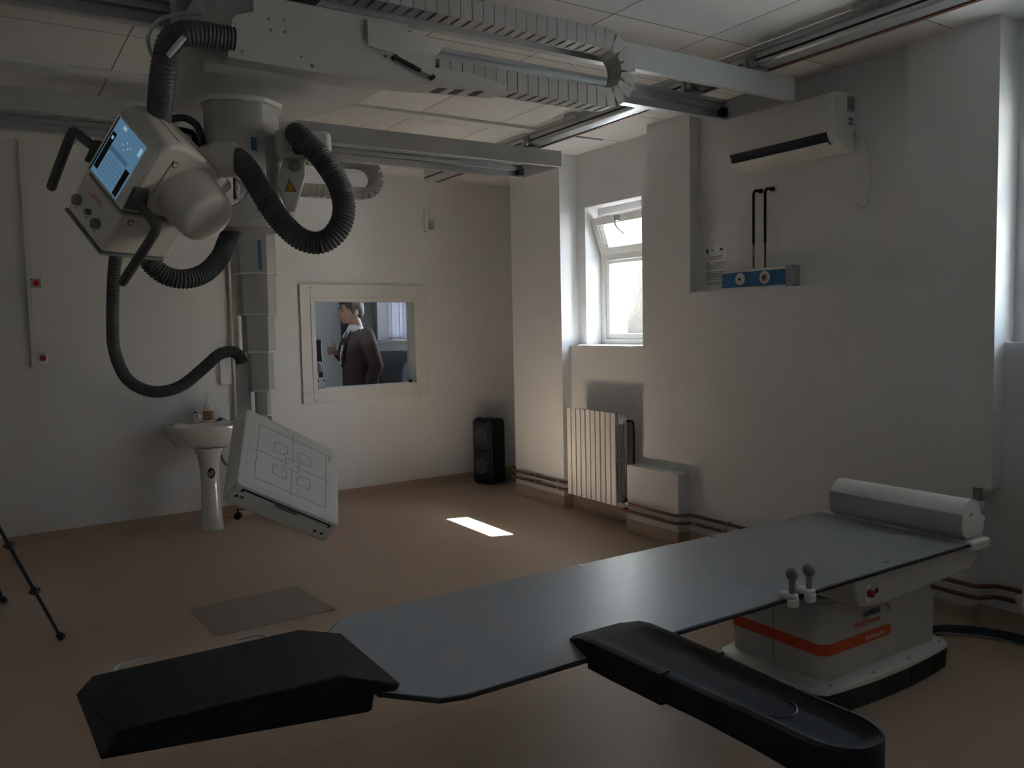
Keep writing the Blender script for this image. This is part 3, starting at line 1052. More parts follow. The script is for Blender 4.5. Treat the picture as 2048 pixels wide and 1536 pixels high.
wallbox((3.70, -.030, 2.52), (3.745, -.001, 2.74)).build('channel', 'offwhite', o, bevel=.004)
wallbox((3.735, -.040, 2.55), (3.80, -.001, 2.63)).build('box', 'pcgrey', o, bevel=.004)

# ------------------------------------------------------------------ loudspeaker on the floor
SA, SB_, SC_ = V((4.122, 7.215, 0)), V((4.215, 6.925, 0)), V((4.434, 7.045, 0))
fx = (SB_ - SA)
wsp = .25
fx.normalize()                       # along the front, toward the camera
nx = V((fx.y, -fx.x, 0)) * -1        # depth, away from the front
if nx.x < 0:
    nx = -nx
ax_ = SA + fx * .02
o = thing('party_speaker', 'tall black loudspeaker standing on the floor by the far pillar', 'speaker', ax_ + fx * wsp / 2 + nx * .11)
XS = Matrix((fx, nx, V((0, 0, 1)))).transposed().to_4x4()
XS.translation = ax_
HT = .66
out = [(.02, 0), (wsp - .02, 0), (wsp, .03), (wsp, HT - .03), (wsp - .03, HT), (.03, HT), (0, HT - .03), (0, .03)]
MB().prism(out, .02, .23, ax_, fx, (0, 0, 1), nx).build('cabinet', 'speaker', o, bevel=.014, seg=3)
mb = MB().box((.014, .004, .05), (wsp - .014, .020, .335), XS)
g1 = mb.build('grille', 'grille', o, bevel=.010)
mb = MB().box((.014, .004, .362), (wsp - .014, .020, .63), XS)
g2 = mb.build('grille', 'grille', o, bevel=.010)
for gg, z in ((g1, .19), (g2, .50)):
    c0 = XS @ V((wsp / 2, .004, z))
    MB().lathe([(.085, .0), (.088, -.006), (.080, -.008), (.070, -.004), (.030, .004), (.02, -.002), (.001, -.003)], c0, nx).build('driver', 'cone', gg)
MB().box((.06, .002, .340), (wsp - .06, .020, .358), XS).build('badge_strip', 'black', o, bevel=.003)
MB().box((.07, .0, .035), (wsp - .07, .020, .058), XS).build('handle_slot', 'black', o, bevel=.006)
MB().box((.07, .0, .628), (wsp - .07, .030, .648), XS).build('carry_handle', 'black', o, bevel=.006)
mb = MB()
for a_ in (.04, wsp - .07):
    mb.box((a_, .04, HT - .002), (a_ + .03, .10, HT + .010), XS)
mb.build('rubber_bump', 'black', o, bevel=.004)

# ------------------------------------------------------------------ radiator
rd = thing('radiator', 'white ten-section radiator on the wall below the window', 'radiator', (4.17, 5.22, .16))
NS, RY0, RP = 10, 5.535, .0635
for k in range(NS):
    yc = RY0 - RP * (k + .5)
    mb = MB()
    mb.box((4.095, yc - .0262, .172), (4.108, yc + .0262, .900))
    mb.box((4.108, yc - .006, .19), (4.215, yc + .006, .885))
    mb.box((4.135, yc - .021, .20), (4.143, yc + .021, .885)).box((4.172, yc - .021, .20), (4.180, yc + .021, .885)).box((4.210, yc - .026, .19), (4.217, yc + .026, .885))
    for z in (.235, .84):
        mb.cyl((4.16, yc - RP / 2, z), (4.16, yc + RP / 2, z), .024, seg=14)
    if k == NS - 1:
        mb.box((4.108, yc - .0285, .50), (4.20, yc - .020, .545))
        for x in (4.128, 4.160, 4.192):
            mb.box((x, yc - .0285, .20), (x + .016, yc - .018, .88))
    mb.build('radiator_section', 'radiator', rd, bevel=.003)
yv = RY0 - RP * NS
mb = MB().cyl((4.16, yv, .84), (4.16, yv - .03, .84), .016).cyl((4.16, yv - .03, .84), (4.16, yv - .07, .84), .012)
mb.build('valve_body', 'chrome', rd)
MB().lathe([(.018, 0), (.026, .006), (.028, .05), (.022, .062), (.001, .064)], (4.16, yv - .035, .84), (-1, -.35, 0)).build('thermostat_knob', 'radiator', rd)
MB().lathe([(.012, 0), (.024, .004), (.024, .022), (.012, .024), (.001, .026)], (4.16, yv, .225), (0, -1, 0)).build('lower_plug', 'radiator', rd)
MB().tube(smooth_path([(4.16, yv - .07, .84), (4.17, yv - .085, .838), (4.19, yv - .098, .80), (4.19, yv - .098, .5), (4.19, yv - .098, .245)], 8), .0105, 10).build('riser_pipe', 'pipe_dark', rd)
MB().tube([(4.16, yv - .03, .225), (4.165, yv - .048, .222)], .010, 10).build('return_pipe', 'copper', rd)
for y in (5.42, 5.02):
    MB().box((4.217, y - .02, .78), (4.299, y + .02, .81)).build('wall_bracket', 'radiator', rd)

# boxed-in pipe cover
bx = thing('pipe_cover_box', 'low white box against the wall between radiator and table', 'box', (4.15, 4.5, 0))
MB().box((4.10, 4.225, .0), (4.203, 4.775, .515)).build('casing', 'wall', bx, bevel=.002)
skb = MB()
skb.box((4.094, 4.219, .001), (4.10, 4.781, .10)).box((4.10, 4.219, .001), (4.203, 4.225, .10))
skb.build('skirting', 'floor', bx)

# copper pipes along the right wall
for k, (z, lab) in enumerate(((.227, 'upper of two copper heating pipes along the wall behind the table'), (.170, 'lower of two copper heating pipes along the wall behind the table'))):
    o = thing('copper_pipe', lab, 'pipe', (4.16, 4.5, z), 'heating pipes along the wall')
    xp = 4.168 - .004 * k
    pts = [(4.66, 6.555, z + .02), (4.24, 6.545, z + .015), (4.185, 6.535, z + .01), (xp, 6.48, z), (xp, 5.72, z), (xp + .02, 5.68, z), (4.245, 5.64, z), (4.252, 5.60, z), (4.252, 4.93, z), (4.245, 4.885, z), (xp + .02, 4.845, z), (xp, 4.83, z), (xp, 4.82, z), (xp - .02, 4.80, z), (4.068, 4.785, z), (4.060, 4.76, z), (4.060, 4.24, z), (4.068, 4.215, z), (xp - .02, 4.175, z), (xp, 4.16, z), (xp, 4.10, z), (xp, 2.30, z), (xp, 2.20, z), (xp + .012, 2.17, z), (4.25, 2.13, z), (4.262, 2.10, z), (4.264, 2.05, z), (4.264, 1.07, z)]
    MB().tube(pts, .0115, 12).build('pipe', 'copper', o)
    for y in (6.10, 3.83 + .03 * k, 3.0):
        MB().box((xp - .016, y - .006, z - .016), (PF - .0005, y + .006, z + .016)).build('clip', 'steel', o, bevel=.003)
    for y in (5.76, 4.13 if k else 4.72):
        x_ = 4.060 if y == 4.72 else xp
        MB().cyl((x_, y - .02, z), (x_, y + .02, z), .0145, seg=14).build('coupling', 'steel', o)
o = thing('pipe_valve', 'small white valve knob on the pipes below the near pillar', 'valve', (4.25, 1.99, .2))
MB().lathe([(.010, 0), (.022, .004), (.026, .03), (.018, .04), (.001, .042)], (4.24, 1.985, .20), (-1, 0, 0)).build('knob', 'white', o)
MB().cyl((4.24, 1.985, .20), (4.275, 1.985, .20), .009).build('stem', 'steel', o)
rd2 = thing('radiator', 'white radiator at the frame edge beyond the near pillar', 'radiator', (4.2, 1.6, .16))
for k in range(10):
    yc = 1.93 - RP * (k + .5)
    MB().box((4.10, yc - .0285, .172), (4.113, yc + .0285, .90)).box((4.113, yc - .006, .19), (4.22, yc + .006, .885)).box((4.212, yc - .026, .19), (4.22, yc + .026, .885)).build('radiator_section', 'radiator', rd2, bevel=.003)
mb = MB()
for z in (.24, .84):
    mb.cyl((4.16, 1.30, z), (4.16, 1.93, z), .022, seg=12)
mb.build('header_pipe', 'radiator', rd2)
for y in (1.4, 1.85):
    MB().box((4.22, y - .02, .78), (4.299, y + .02, .81)).build('wall_bracket', 'radiator', rd2)

# ------------------------------------------------------------------ air conditioner in the niche
ac = thing('air_conditioner', 'white wall-mounted air conditioner with its louvre open', 'air conditioner', (4.2, 3.35, 2.55))
AY0, AY1 = 2.965, 3.765
prof = [(4.289, 2.552), (4.289, 2.868), (4.12, 2.872), (4.088, 2.860), (4.078, 2.83), (4.075, 2.70), (4.082, 2.645), (4.105, 2.600), (4.16, 2.566), (4.22, 2.552)]
MB().prism(prof, AY0, AY1, (0, 0, 0), (1, 0, 0), (0, 0, 1), (0, 1, 0)).build('casing', 'white', ac, bevel=.010, seg=3)
MB().prism([(4.0785, 2.648), (4.0985, 2.598), (4.125, 2.582), (4.14, 2.60), (4.10, 2.66)], AY0 + .045, AY1 - .05, (-.006, 0, -.006), (1, 0, 0), (0, 0, 1), (0, 1, 0)).build('air_outlet', 'bluecable', ac)
lv = MB()
lv.prism([(4.076, 2.652), (4.086, 2.657), (4.089, 2.650), (4.080, 2.646)], AY0 + .04, AY1 - .04, (-.006, 0, 0), (1, 0, 0), (0, 0, 1), (0, 1, 0))
lv.prism([(4.094, 2.594), (4.120, 2.576), (4.124, 2.580), (4.098, 2.599)], AY0 + .04, AY1 - .04, (-.008, 0, -.006), (1, 0, 0), (0, 0, 1), (0, 1, 0))
lv.build('louvre_flap', 'white', ac, bevel=.001)
mb = MB()
for k in range(22):
    y = AY0 + .08 + k * .031
    mb.box((4.082, y, 2.590), (4.086, y + .003, 2.634), Matrix.Rotation(0, 4, 'Y'))
mb.build('vane', 'black', ac)
MB().box((4.205, AY0 - .0015, 2.77), (4.272, AY0, 2.855)).build('rating_plate', 'pcgrey', ac)
mb = MB().prism([(4.215, 2.79), (4.242, 2.79), (4.228, 2.84)], .0015, .003, (0, AY0, 0), (1, 0, 0), (0, 0, 1), (0, -1, 0))
mb.box((4.250, AY0 - .003, 2.78), (4.266, AY0 - .0015, 2.85)).box((4.22, AY0 - .003, 2.720), (4.262, AY0 - .0005, 2.735)).box((4.22, AY0 - .003, 2.695), (4.262, AY0 - .0005, 2.708))
mb.build('warning_print', 'grey', ac)
MB().tube(smooth_path([(4.262, AY0 + .01, 2.66), (4.268, 2.93, 2.635), (4.276, 2.895, 2.55), (4.278, 2.875, 2.43), (4.276, 2.877, 2.30), (4.274, 2.885, 2.262)], 8), .0055, 8).build('power_cord', 'white', ac)
pgp = MB().tube([(4.274, 2.885, 2.27), (4.274, 2.895, 2.245), (4.274, 2.925, 2.238)], [.008, .016, .016], 12).build('power_plug', 'white', ac)
MB().cyl((4.27, 2.92, 2.245), (4.27, 2.942, 2.245), .0028, seg=8).cyl((4.278, 2.92, 2.230), (4.278, 2.942, 2.230), .0028, seg=8).build('plug_pin', 'steel', pgp)

# capped pipes, gas outlet rail and notice under the air conditioner
for y, lab in ((3.684, 'black sleeved copper pipe, nearer the paper notice of the two above the blue outlet rail'), (3.590, 'black sleeved copper pipe, farther from the paper notice, above the blue outlet rail')):
    o = thing('gas_pipe', lab, 'pipe', (4.27, y, 1.93), 'gas pipes above the blue rail')
    MB().tube(smooth_path([(4.258, y, 2.09), (4.258, y, 2.38), (4.258, y - .002, 2.412), (4.258, y - .016, 2.428), (4.262, y - .034, 2.424), (4.27, y - .038, 2.424)], 6), .0085, 12).build('sleeve', 'pipe_dark', o)
    MB().cyl((4.27, y - .038, 2.424), (4.289, y - .040, 2.424), .014, seg=12).build('wall_cap', 'pipe_dark', o)
    MB().cyl((4.258, y, 1.925), (4.258, y, 2.095), .0065, seg=12).build('bare_pipe', 'copper', o)
    if y > 3.65:
        MB().cyl((4.258, y, 2.02), (4.258, y, 2.075), .0095, seg=12).build('joint', 'steel', o)
gr = thing('gas_outlet_rail', 'white wall rail with a blue front and two round outlets', 'medical outlet rail', (4.26, 3.65, 1.8))
MB().box((4.238, 3.405, 1.795), (4.289, 3.935, 1.930)).build('housing', 'white', gr, bevel=.004)
MB().box((4.236, 3.410, 1.815), (4.238, 3.935, 1.912)).build('front_panel', 'blue', gr)
for y, c_ in ((3.773, 'white'), (3.571, 'label')):
    og = MB().lathe([(.024, 0), (.040, .001), (.040, .008), (.032, .012), (.026, .010), (.024, .004)], (4.236, y, 1.867), (-1, 0, 0)).build('outlet', 'white', gr)
    MB().lathe([(.024, 0), (.025, .005), (.012, .006), (.001, .006)], (4.236, y, 1.867), (-1, 0, 0)).build('socket_face', c_, og)
    MB().lathe([(.001, .0055), (.010, .0055), (.010, .009), (.001, .009)], (4.236, y + .004, 1.867), (-1, 0, 0), seg=14).build('port', 'black', og)
eb = MB().box((4.226, 3.345, 1.800), (4.289, 3.404, 1.932)).build('end_box', 'pcgrey', gr, bevel=.003)
mb = MB()
for y in (3.352, 3.397):
    for z in (1.808, 1.924):
        mb.cyl((4.2258, y, z), (4.2245, y, z), .004, seg=8)
mb.build('screw', 'black', eb)
strokes([((-y_, z_), (-y_ + .030, z_)) for y_, z_ in ((3.392, 1.90), (3.392, 1.888), (3.392, 1.875), (3.392, 1.862), (3.392, 1.848), (3.392, 1.835), (3.392, 1.822))], .005, (4.2258, 0, 0), (0, -1, 0), (0, 0, 1)).build('print', 'grey', eb)

o = thing('wall_notice', 'printed white paper notice taped to the wall beside the blue outlet rail', 'notice', (4.289, 4.04, 1.8))
MB().box((4.2875, 3.937, 1.815), (4.2895, 4.150, 2.110)).build('sheet', 'paper', o, smooth=0)
random.seed(11)
ln = []
for k in range(19):
    z = 2.040 - .0105 * k
    if k in (3, 9, 16):
        continue
    a_ = .012 if k > 2 else .04
    ln.append(((-4.150 + a_ + .01, z), (-3.95 - (random.random() * .05 if k % 4 == 3 else 0) - (0 if k > 2 else .03), z)))
strokes(ln, .0042, (4.2875, 0, 0), (0, -1, 0), (0, 0, 1)).build('print_line', 'grey', o)
MB().box((4.2868, 4.105, 2.068), (4.2875, 4.130, 2.094)).box((4.2868, 4.055, 2.080), (4.2875, 4.085, 2.086)).box((4.2868, 3.975, 2.075), (4.2875, 4.000, 2.092)).build('letterhead', 'dark_text', o)

# ------------------------------------------------------------------ on the floor
tag(MB().prism([(.925, 4.930), (.95, 4.42), (.975, 4.405), (1.616, 4.428), (1.575, 4.995)], .0005, .004).build('floor_mat', 'floormat', smooth=0), 'thin grey-brown plastic mat lying flat on the floor', 'mat')

o = thing('camera_tripod', 'black tripod with clamped telescopic legs at the room edge', 'tripod', (-.25, 5.3, 0))
apex = V((-.50, 5.62, 1.86))
for f in ((.276, 4.816, 0), (.037, 5.71, 0), (-1.05, 5.75, 0)):
    f = V(f)
    q = lambda t_: f.lerp(apex, t_)
    lg = MB().tube([q(.015), q(.30), q(.62), q(.98)], [.008, .010, .0125, .015], 12).build('leg', 'black', o)
    MB().tube([q(.0) + V((0, 0, .012)), q(.004) + V((0, 0, .010)), q(.020), q(.024)], [.014, .019, .019, .010], 12).build('rubber_foot', 'black', lg)
    for t_ in (.14, .268):
        d = (apex - f).normalized()
        mb = MB().cyl(q(t_) - d * .018, q(t_) + d * .018, .017, seg=14)
        s = d.cross(V((0, 0, 1))).normalized()
        mb.tube([q(t_) - s * .028, q(t_) + s * .028], [.011, .011], 8)
        mb.build('clamp', 'black', lg)
MB().cyl(apex - V((0, 0, .30)), apex + V((0, 0, .10)), .016).build('centre_column', 'black', o)
MB().cyl(apex - V((0, 0, .03)), apex + V((0, 0, .03)), .045).build('hub', 'black', o)
MB().box(apex + V((-.05, -.03, .11)), apex + V((.05, .03, .15))).build('head_plate', 'black', o, bevel=.006)

o = thing('table_cable', 'dark blue cable sleeve on the floor leading from the table base to the wall', 'cable', (4.1, 2.2, 0))
pth = smooth_path([(3.70, 2.30, .035), (3.86, 2.300, .030), (4.02, 2.275, .028), (4.12, 2.20, .026), (4.20, 2.05, .026), (4.21, 1.85, .026), (4.21, 1.2, .026)], 8)
mb = MB()
rings = []
for i, p in enumerate(pth):
    d = (pth[min(i + 1, len(pth) - 1)] - pth[max(i - 1, 0)]).normalized()
    s = V((d.y, -d.x, 0)).normalized()
    rings.append([V((p.x, p.y, .001)) + s * .045 * cos(2 * PI * k / 14) + V((0, 0, (.024 * sin(2 * PI * k / 14) if sin(2 * PI * k / 14) > 0 else 0) + .0)) for k in range(14)])
mb.grid(rings)
mb.build('sleeve', 'bluecable', o)
MB().tube(smooth_path([(3.72, 2.24, .02), (3.90, 2.225, .030), (4.03, 2.18, .008), (4.10, 2.10, .0065), (4.14, 1.9, .0065), (4.14, 1.2, .0065)], 8), .006, 8).build('thin_cord', 'grey', o)

# ------------------------------------------------------------------ examination table
TZ = .600
tb = thing('examination_table', 'long grey-topped x-ray examination table on a white pedestal with an orange band', 'table', (3.2, 2.3, 0))
out = [(.985, 1.925), (1.06, 1.905), (3.60, 1.905), (3.60, 2.690), (1.03, 2.690), (.985, 2.672), (.865, 2.52), (.865, 2.06)]
top = MB().prism(out, TZ - .015, TZ - .003).build('tabletop', 'skirt', tb, bevel=.002)
ins = [(.990, 1.931), (1.062, 1.911), (3.60, 1.911), (3.60, 2.684), (1.032, 2.684), (.990, 2.667), (.871, 2.517), (.871, 2.064)]
MB().prism(ins, TZ - .003, TZ).build('top_surface', 'tabletop', top, smooth=0)
MB().box((2.352, 1.915, TZ), (2.354, 2.68, TZ + .0003)).build('centre_line', 'bridge', top, smooth=0)
for x, y in ((1.35, 2.668), (2.03, 2.668), (2.8, 2.668), (3.36, 2.668), (3.06, 1.96)):
    MB().lathe([(.001, .001), (.011, .001), (.010, .0045), (.001, .005)], (x, y, TZ - .001), seg=14).build('edge_stud', 'steel', top)
# carriage frame under the top
fr_ = MB().prism([(2.80, .548), (2.84, .462), (2.93, .452), (3.02, .446), (3.64, .474), (3.668, .488), (3.745, .580), (2.80, .580)], 1.925, 2.670, (0, 0, 0), (1, 0, 0), (0, 0, 1), (0, 1, 0)).build('carriage_frame', 'tablewhite', tb, bevel=.012, seg=3)
MB().box((3.602, 1.90, .555), (3.76, 2.695, .606)).build('end_bar', 'white', tb, bevel=.012, seg=3)
MB().box((2.862, 1.917, .478), (2.900, 1.93, .548)).build('button_recess', 'white', fr_, bevel=.012, seg=3)
MB().lathe([(.001, .022), (.012, .020), (.0155, .012), (.0155, .0), (.001, 0)], (2.881, 1.917, .517), (0, -1, 0)).build('emergency_stop', 'red', fr_)
mb = MB().lathe([(.011, .0), (.011, .0012), (.0082, .0012), (.0082, 0)], (2.944, 1.925, .514), (0, -1, 0), seg=24)
mb.box((2.9405, 1.9238, .510), (2.9475, 1.925, .516))
mb.build('roundel', 'black', fr_)


def rrect(x0, y0, x1, y1, r_, z, n=6):
    pts = []
    for cx, cy, a in ((x1 - r_, y1 - r_, 0), (x0 + r_, y1 - r_, 90), (x0 + r_, y0 + r_, 180), (x1 - r_, y0 + r_, 270)):
        for k in range(n + 1):
            t_ = math.radians(a + 90 * k / n)
            pts.append(V((cx + r_ * cos(t_), cy + r_ * sin(t_), z)))
    return pts


X0, X1, Q0, Q1 = 2.785, 3.60, 2.050, 2.545
MB().grid([rrect(X0, Q0, X1, Q1, .05, .125), rrect(X0, Q0, X1, Q1, .05, .34), rrect(X0 + .01, Q0 + .01, X1 - .005, Q1 - .01, .05, .37), rrect(X0 + .03, Q0 + .03, X1 - .01, Q1 - .03, .05, .43)]).build('pedestal', 'tablewhite', tb, bevel=.004)
cl = MB().grid([rrect(X0 + .05, Q0 + .04, X1 - .03, Q1 - .04, .03, .10), rrect(X0 + .05, Q0 + .04, X1 - .03, Q1 - .04, .03, .45)]).build('inner_column', 'tablewhite', tb)
# joint line of the cover
MB().box((X0 - .0012, 2.300, .13), (X0, 2.303, .37)).build('cover_seam', 'grey', tb, smooth=0)
# orange band round the corner
mb = MB()
pts = []
for q in rrect(X0, Q0, X1, Q1, .05, 0, 8):
    pts.append(q)
path = [V((X0, Q1 - .02, 0))] + [V((X0, Q0 + .05, 0))] + [V((X0 + .05 - .05 * cos(math.radians(a)), Q0 + .05 - .05 * sin(math.radians(a)), 0)) for a in range(10, 91, 10)] + [V((X0 + .3, Q0, 0)), V((3.215, Q0, 0))]
bz0, bz1 = .232, .280
ring0 = []
for i, p in enumerate(path):
    d = (path[min(i + 1, len(path) - 1)] - path[max(i - 1, 0)]).normalized()
    n_ = V((d.y, -d.x, 0)) * -1
    if n_.dot(V((3.2, 2.3, 0)) - p) > 0:
        n_ = -n_
    n_ = n_ * .0012
    ring0.append([p + n_ + V((0, 0, bz0)), p + n_ + V((0, 0, bz1)), p + V((0, 0, bz1)), p + V((0, 0, bz0))])
for i, r_ in ((.008, .46), (.015, .40), (.020, .28), (.023, .12)):
    p = V((3.215 + i, Q0, 0))
    h = (bz1 - bz0)
    c_ = (bz0 + bz1) / 2
    ring0.append([p + V((0, -.0012, c_ - h * r_)), p + V((0, -.0012, c_ + h * r_)), p + V((0, 0, c_ + h * r_)), p + V((0, 0, c_ - h * r_))])
band = mb.grid(ring0).build('orange_band', 'orange', tb)
fo = lambda x, z: (x, Q0 - .0005, z)
text_mesh('band_text', 'Multitom Rax', .026, (3.058, Q0 - .0014, .245), (1, 0, 0), (0, 0, 1), 'white_text', band, bold=.0004)
text_mesh('logo_text', 'SIEMENS', .033, fo(3.040, .346), (1, 0, 0), (0, 0, 1), 'dark_text', tb, bold=.0006)
text_mesh('logo_text', 'Healthineers', .036, fo(2.975, .312), (1, 0, 0), (0, 0, 1), 'orange_text', tb, bold=.0004)
mb = MB()
for dx, dz, r_ in ((0, .030, .0028), (.010, .026, .0034), (.018, .018, .004), (.021, .008, .004), (.016, -.002, .0036), (.006, -.008, .0028), (.004, .014, .003)):
    mb.cyl((3.205 + dx, Q0, .345 + dz), (3.205 + dx, Q0 - .001, .345 + dz), r_, seg=10)
mb.build('logo_dots', 'grey', tb)
# foot: bowed plan, cream top over a dark rubber skirt
def foot(off, z):
    pts = []
    x0, x1, y0, y1 = 2.735 - off + .0, 3.655 + off, 2.015 - off, 2.575 + off
    n = 8
    for k in range(n + 1):
        t_ = k / n
        pts.append(V((x0 + .03 + (x1 - x0 - .06) * t_, y0 - .030 * (1 - (2 * t_ - 1) ** 2), z)))
    for k in range(n + 1):
        t_ = k / n
        pts.append(V((x1 + .020 * (1 - (2 * t_ - 1) ** 2), y0 + .03 + (y1 - y0 - .06) * t_, z)))
    for k in range(n + 1):
        t_ = k / n
        pts.append(V((x1 - .03 - (x1 - x0 - .06) * t_, y1 + .030 * (1 - (2 * t_ - 1) ** 2), z)))
    for k in range(n + 1):
        t_ = k / n
        pts.append(V((x0 - .035 * (1 - (2 * t_ - 1) ** 2), y1 - .03 - (y1 - y0 - .06) * t_, z)))
    return pts


MB().grid([foot(0, .092), foot(0, .112), foot(-.02, .124), foot(-.055, .132)]).build('foot_cover', 'white', tb, bevel=.003)
sk_ = MB().grid([foot(-.006, .002), foot(-.002, .090)]).build('rubber_skirt', 'skirt', tb)
mb = MB()
for t_ in (.15, .38, .62, .85):
    x = 2.765 + .86 * t_
    y = 2.017 - .030 * (1 - (2 * t_ - 1) ** 2)
    mb.box((x - .0015, y - .0015, .004), (x + .0015, y + .01, .089))
mb.build('skirt_joint', 'black', sk_)
mb = MB()
for x, y in ((2.80, 2.03), (3.05, 2.005), (3.30, 2.005), (3.58, 2.03)):
    mb.cyl((x, y, .120), (x, y, .127), .005, seg=10)
mb.build('cover_screw', 'steel', tb)

# paper roll holder and roll at the head of the table
RX, RZ = 3.655, .690
rt = thing('paper_roll_holder', 'grey trough clipped across the far end of the examination table', 'paper roll holder', (RX, 2.25, .6))
arc = [(-.080, .028), (-.083, -.02), (-.070, -.060), (-.045, -.083), (.045, -.083), (.075, -.055), (.110, .060), (.118, .060), (.083, -.064), (.048, -.083 - .006), (-.049, -.083 - .006), (-.077, -.064), (-.089, -.02), (-.086, .028)]
MB().prism(arc, 1.935, 2.60, (RX, 0, RZ + .008), (1, 0, 0), (0, 0, 1), (0, 1, 0)).build('trough', 'tray', rt, bevel=.001)
for y in (1.925, 2.60):
    MB().prism([(-.086, .028), (-.089, -.02), (-.077, -.064), (-.049, -.083), (.048, -.083), (.083, -.064), (.10, .0), (.03, .026), (-.01, .012), (-.05, .022)], y, y + .009, (RX, 0, RZ + .008), (1, 0, 0), (0, 0, 1), (0, 1, 0)).build('end_plate', 'white', rt, bevel=.002)
pr_ = thing('paper_roll', 'white roll of couch paper lying in the trough', 'paper roll', (RX, 2.25, .625))
MB().cyl((RX, 1.936, RZ + .016), (RX, 2.598, RZ + .016), .078, seg=40).build('roll', 'paper', pr_)
MB().cyl((RX, 1.9355, RZ + .016), (RX, 1.9359, RZ + .016), .016, seg=16).build('core', 'label', pr_)

# two ball-topped levers clamped to the near edge
for x, lab in ((2.388, 'grey ball-topped lever clamped to the table edge, nearer the black arm support'), (2.482, 'grey ball-topped lever clamped to the table edge, nearer the red stop button')):
    o = thing('clamp_lever', lab, 'clamp lever', (x, 1.90, TZ), 'ball-topped levers on the table edge')
    mb = MB()
    mb.grid([rrect(x - .021, 1.872, x + .021, 1.940, .015, TZ + .0006), rrect(x - .021, 1.872, x + .021, 1.940, .015, TZ + .016), rrect(x - .016, 1.877, x + .016, 1.932, .011, TZ + .021)])
    mb.grid([rrect(x - .020, 1.870, x + .020, 1.903, .013, TZ - .026), rrect(x - .021, 1.870, x + .021, 1.904, .013, TZ - .002), rrect(x - .021, 1.870, x + .021, 1.904, .013, TZ + .002)])
    mb.build('clamp', 'white', o, bevel=.002)
    mb = MB().tube([(x, 1.892, TZ + .018), (x, 1.892, TZ + .070)], [.0105, .0115], 16)
    mb.build('rod', 'grey', o)
    MB().sphere((x, 1.892, TZ + .090), (.0225, .0225, .024)).build('ball', 'grey', o)

# black foam head rest hooked on the foot end
o = thing('foam_headrest', 'big black foam wedge hooked over the end of the examination table', 'headrest', (.5, 2.3, .55))
mb = MB()
P = dict(
    A=(.218, 2.610, .616), A2=(.165, 2.500, .616), B=(.828, 2.612, .616), Cc=(.935, 2.505, .613), D=(.930, 2.045, .613), E=(.775, 2.090, .662), F=(.222, 2.095, .662),
    D2=(.912, 2.032, .602), Cb=(.925, 2.515, .602), Ab=(.230, 2.60, .55), A2b=(.185, 2.48, .55), Bb=(.82, 2.60, .55), Gb=(.185, 2.165, .572), Hb=(.846, 2.066, .545), Ib=(.858, 2.10, .548),
    T=(.855, 2.50, .602), T2=(.850, 2.045, .602), E2=(.760, 2.50, .640), F2=(.245, 2.50, .640))
vv = {k: mb.bm.verts.new(p) for k, p in P.items()}
for f in ('F E E2 F2', 'F2 E2 B A', 'E D Cc E2', 'E2 Cc B', 'F F2 A A2', 'F A2 A2b Gb', 'A2 A Ab A2b', 'A B Bb Ab', 'F Gb Hb E', 'E Hb T2 D2 D', 'D D2 Cb Cc', 'D2 T2 T Cb', 'B Cc Cb T', 'B T Bb', 'Bb T T2 Hb Ib', 'Gb A2b Ab Bb Ib Hb'):
    mb.bm.faces.new([vv[k] for k in f.split()])
mb.build('foam_body', 'foam', o, bevel=.018, seg=4, smooth=60)
for xs in ((.282, .37), (.655, .725)):
    x0, x1 = xs
    MB().tube(smooth_path([(x0, 2.57, .570), (x0, 2.675, .585), (x0 + .012, 2.712, .588), (x0 + .035, 2.722, .588), (x1, 2.722, .588), (x1 + .02, 2.722, .588)], 6) if x0 < .5 else
              smooth_path([(x1 + .02, 2.57, .570), (x1 + .02, 2.675, .585), (x1 + .008, 2.712, .588), (x1 - .015, 2.722, .588), (x0, 2.722, .588)], 6), .0055, 10).build('pull_handle', 'bridge', o)

# black foam arm support hooked on the near edge
o = thing('foam_arm_support', 'long black foam arm support with a hollow, hooked over the near table edge', 'arm support', (1.6, 1.5, .58))
st_ = [  # y, x left, x right, bottom z
    (2.045, 1.512, 1.742, .6015), (1.975, 1.500, 1.752, .6015), (1.912, 1.485, 1.752, .6015)]
mb = MB()
NX = 14
def section(y, xl, xr, zb, rimz, dip):
    pts = []
    for k in range(NX + 1):
        t_ = k / NX
        x = xl + (xr - xl) * t_
        e = min(t_, 1 - t_)
        z = rimz - dip * (min(1, max(0, (e - .07) / .20)) ** .6) * (1 if e > .07 else 0)
        if e < .02:
            z -= .006
        pts.append(V((x, y, z)))
    pts.append(V((xr, y, zb)))
    pts.append(V((xl, y, zb)))
    return pts


secs = [(2.050, 1.515, 1.735, .6015, .612, 0), (2.030, 1.508, 1.738, .6015, .618, 0), (1.990, 1.497, 1.736, .6015, .634, .002), (1.950, 1.484, 1.732, .6015, .650, .005), (1.903, 1.470, 1.728, .6015, .658, .010),
        (1.900, 1.470, 1.728, .572, .658, .010), (1.80, 1.474, 1.726, .570, .660, .018), (1.62, 1.482, 1.722, .570, .660, .020), (1.60, 1.483, 1.721, .570, .660, .020), (1.598, 1.483, 1.721, .582, .660, .020),
        (1.45, 1.491, 1.716, .582, .660, .020), (1.30, 1.500, 1.711, .576, .660, .020)]
for k in range(9):
    t_ = math.radians(10 * k)
    y = 1.165 - .118 * sin(t_)
    cx, hw = 1.608, .101 * cos(t_) + .006
    secs.append((y, cx - hw, cx + hw, .570, .660, .020 if k < 5 else .020 * max(0, (8 - k) / 4) * .6))
mb.grid([section(*s) for s in secs])
ab = mb.build('foam_body', 'foam', o, smooth=50)
grooves = MB()
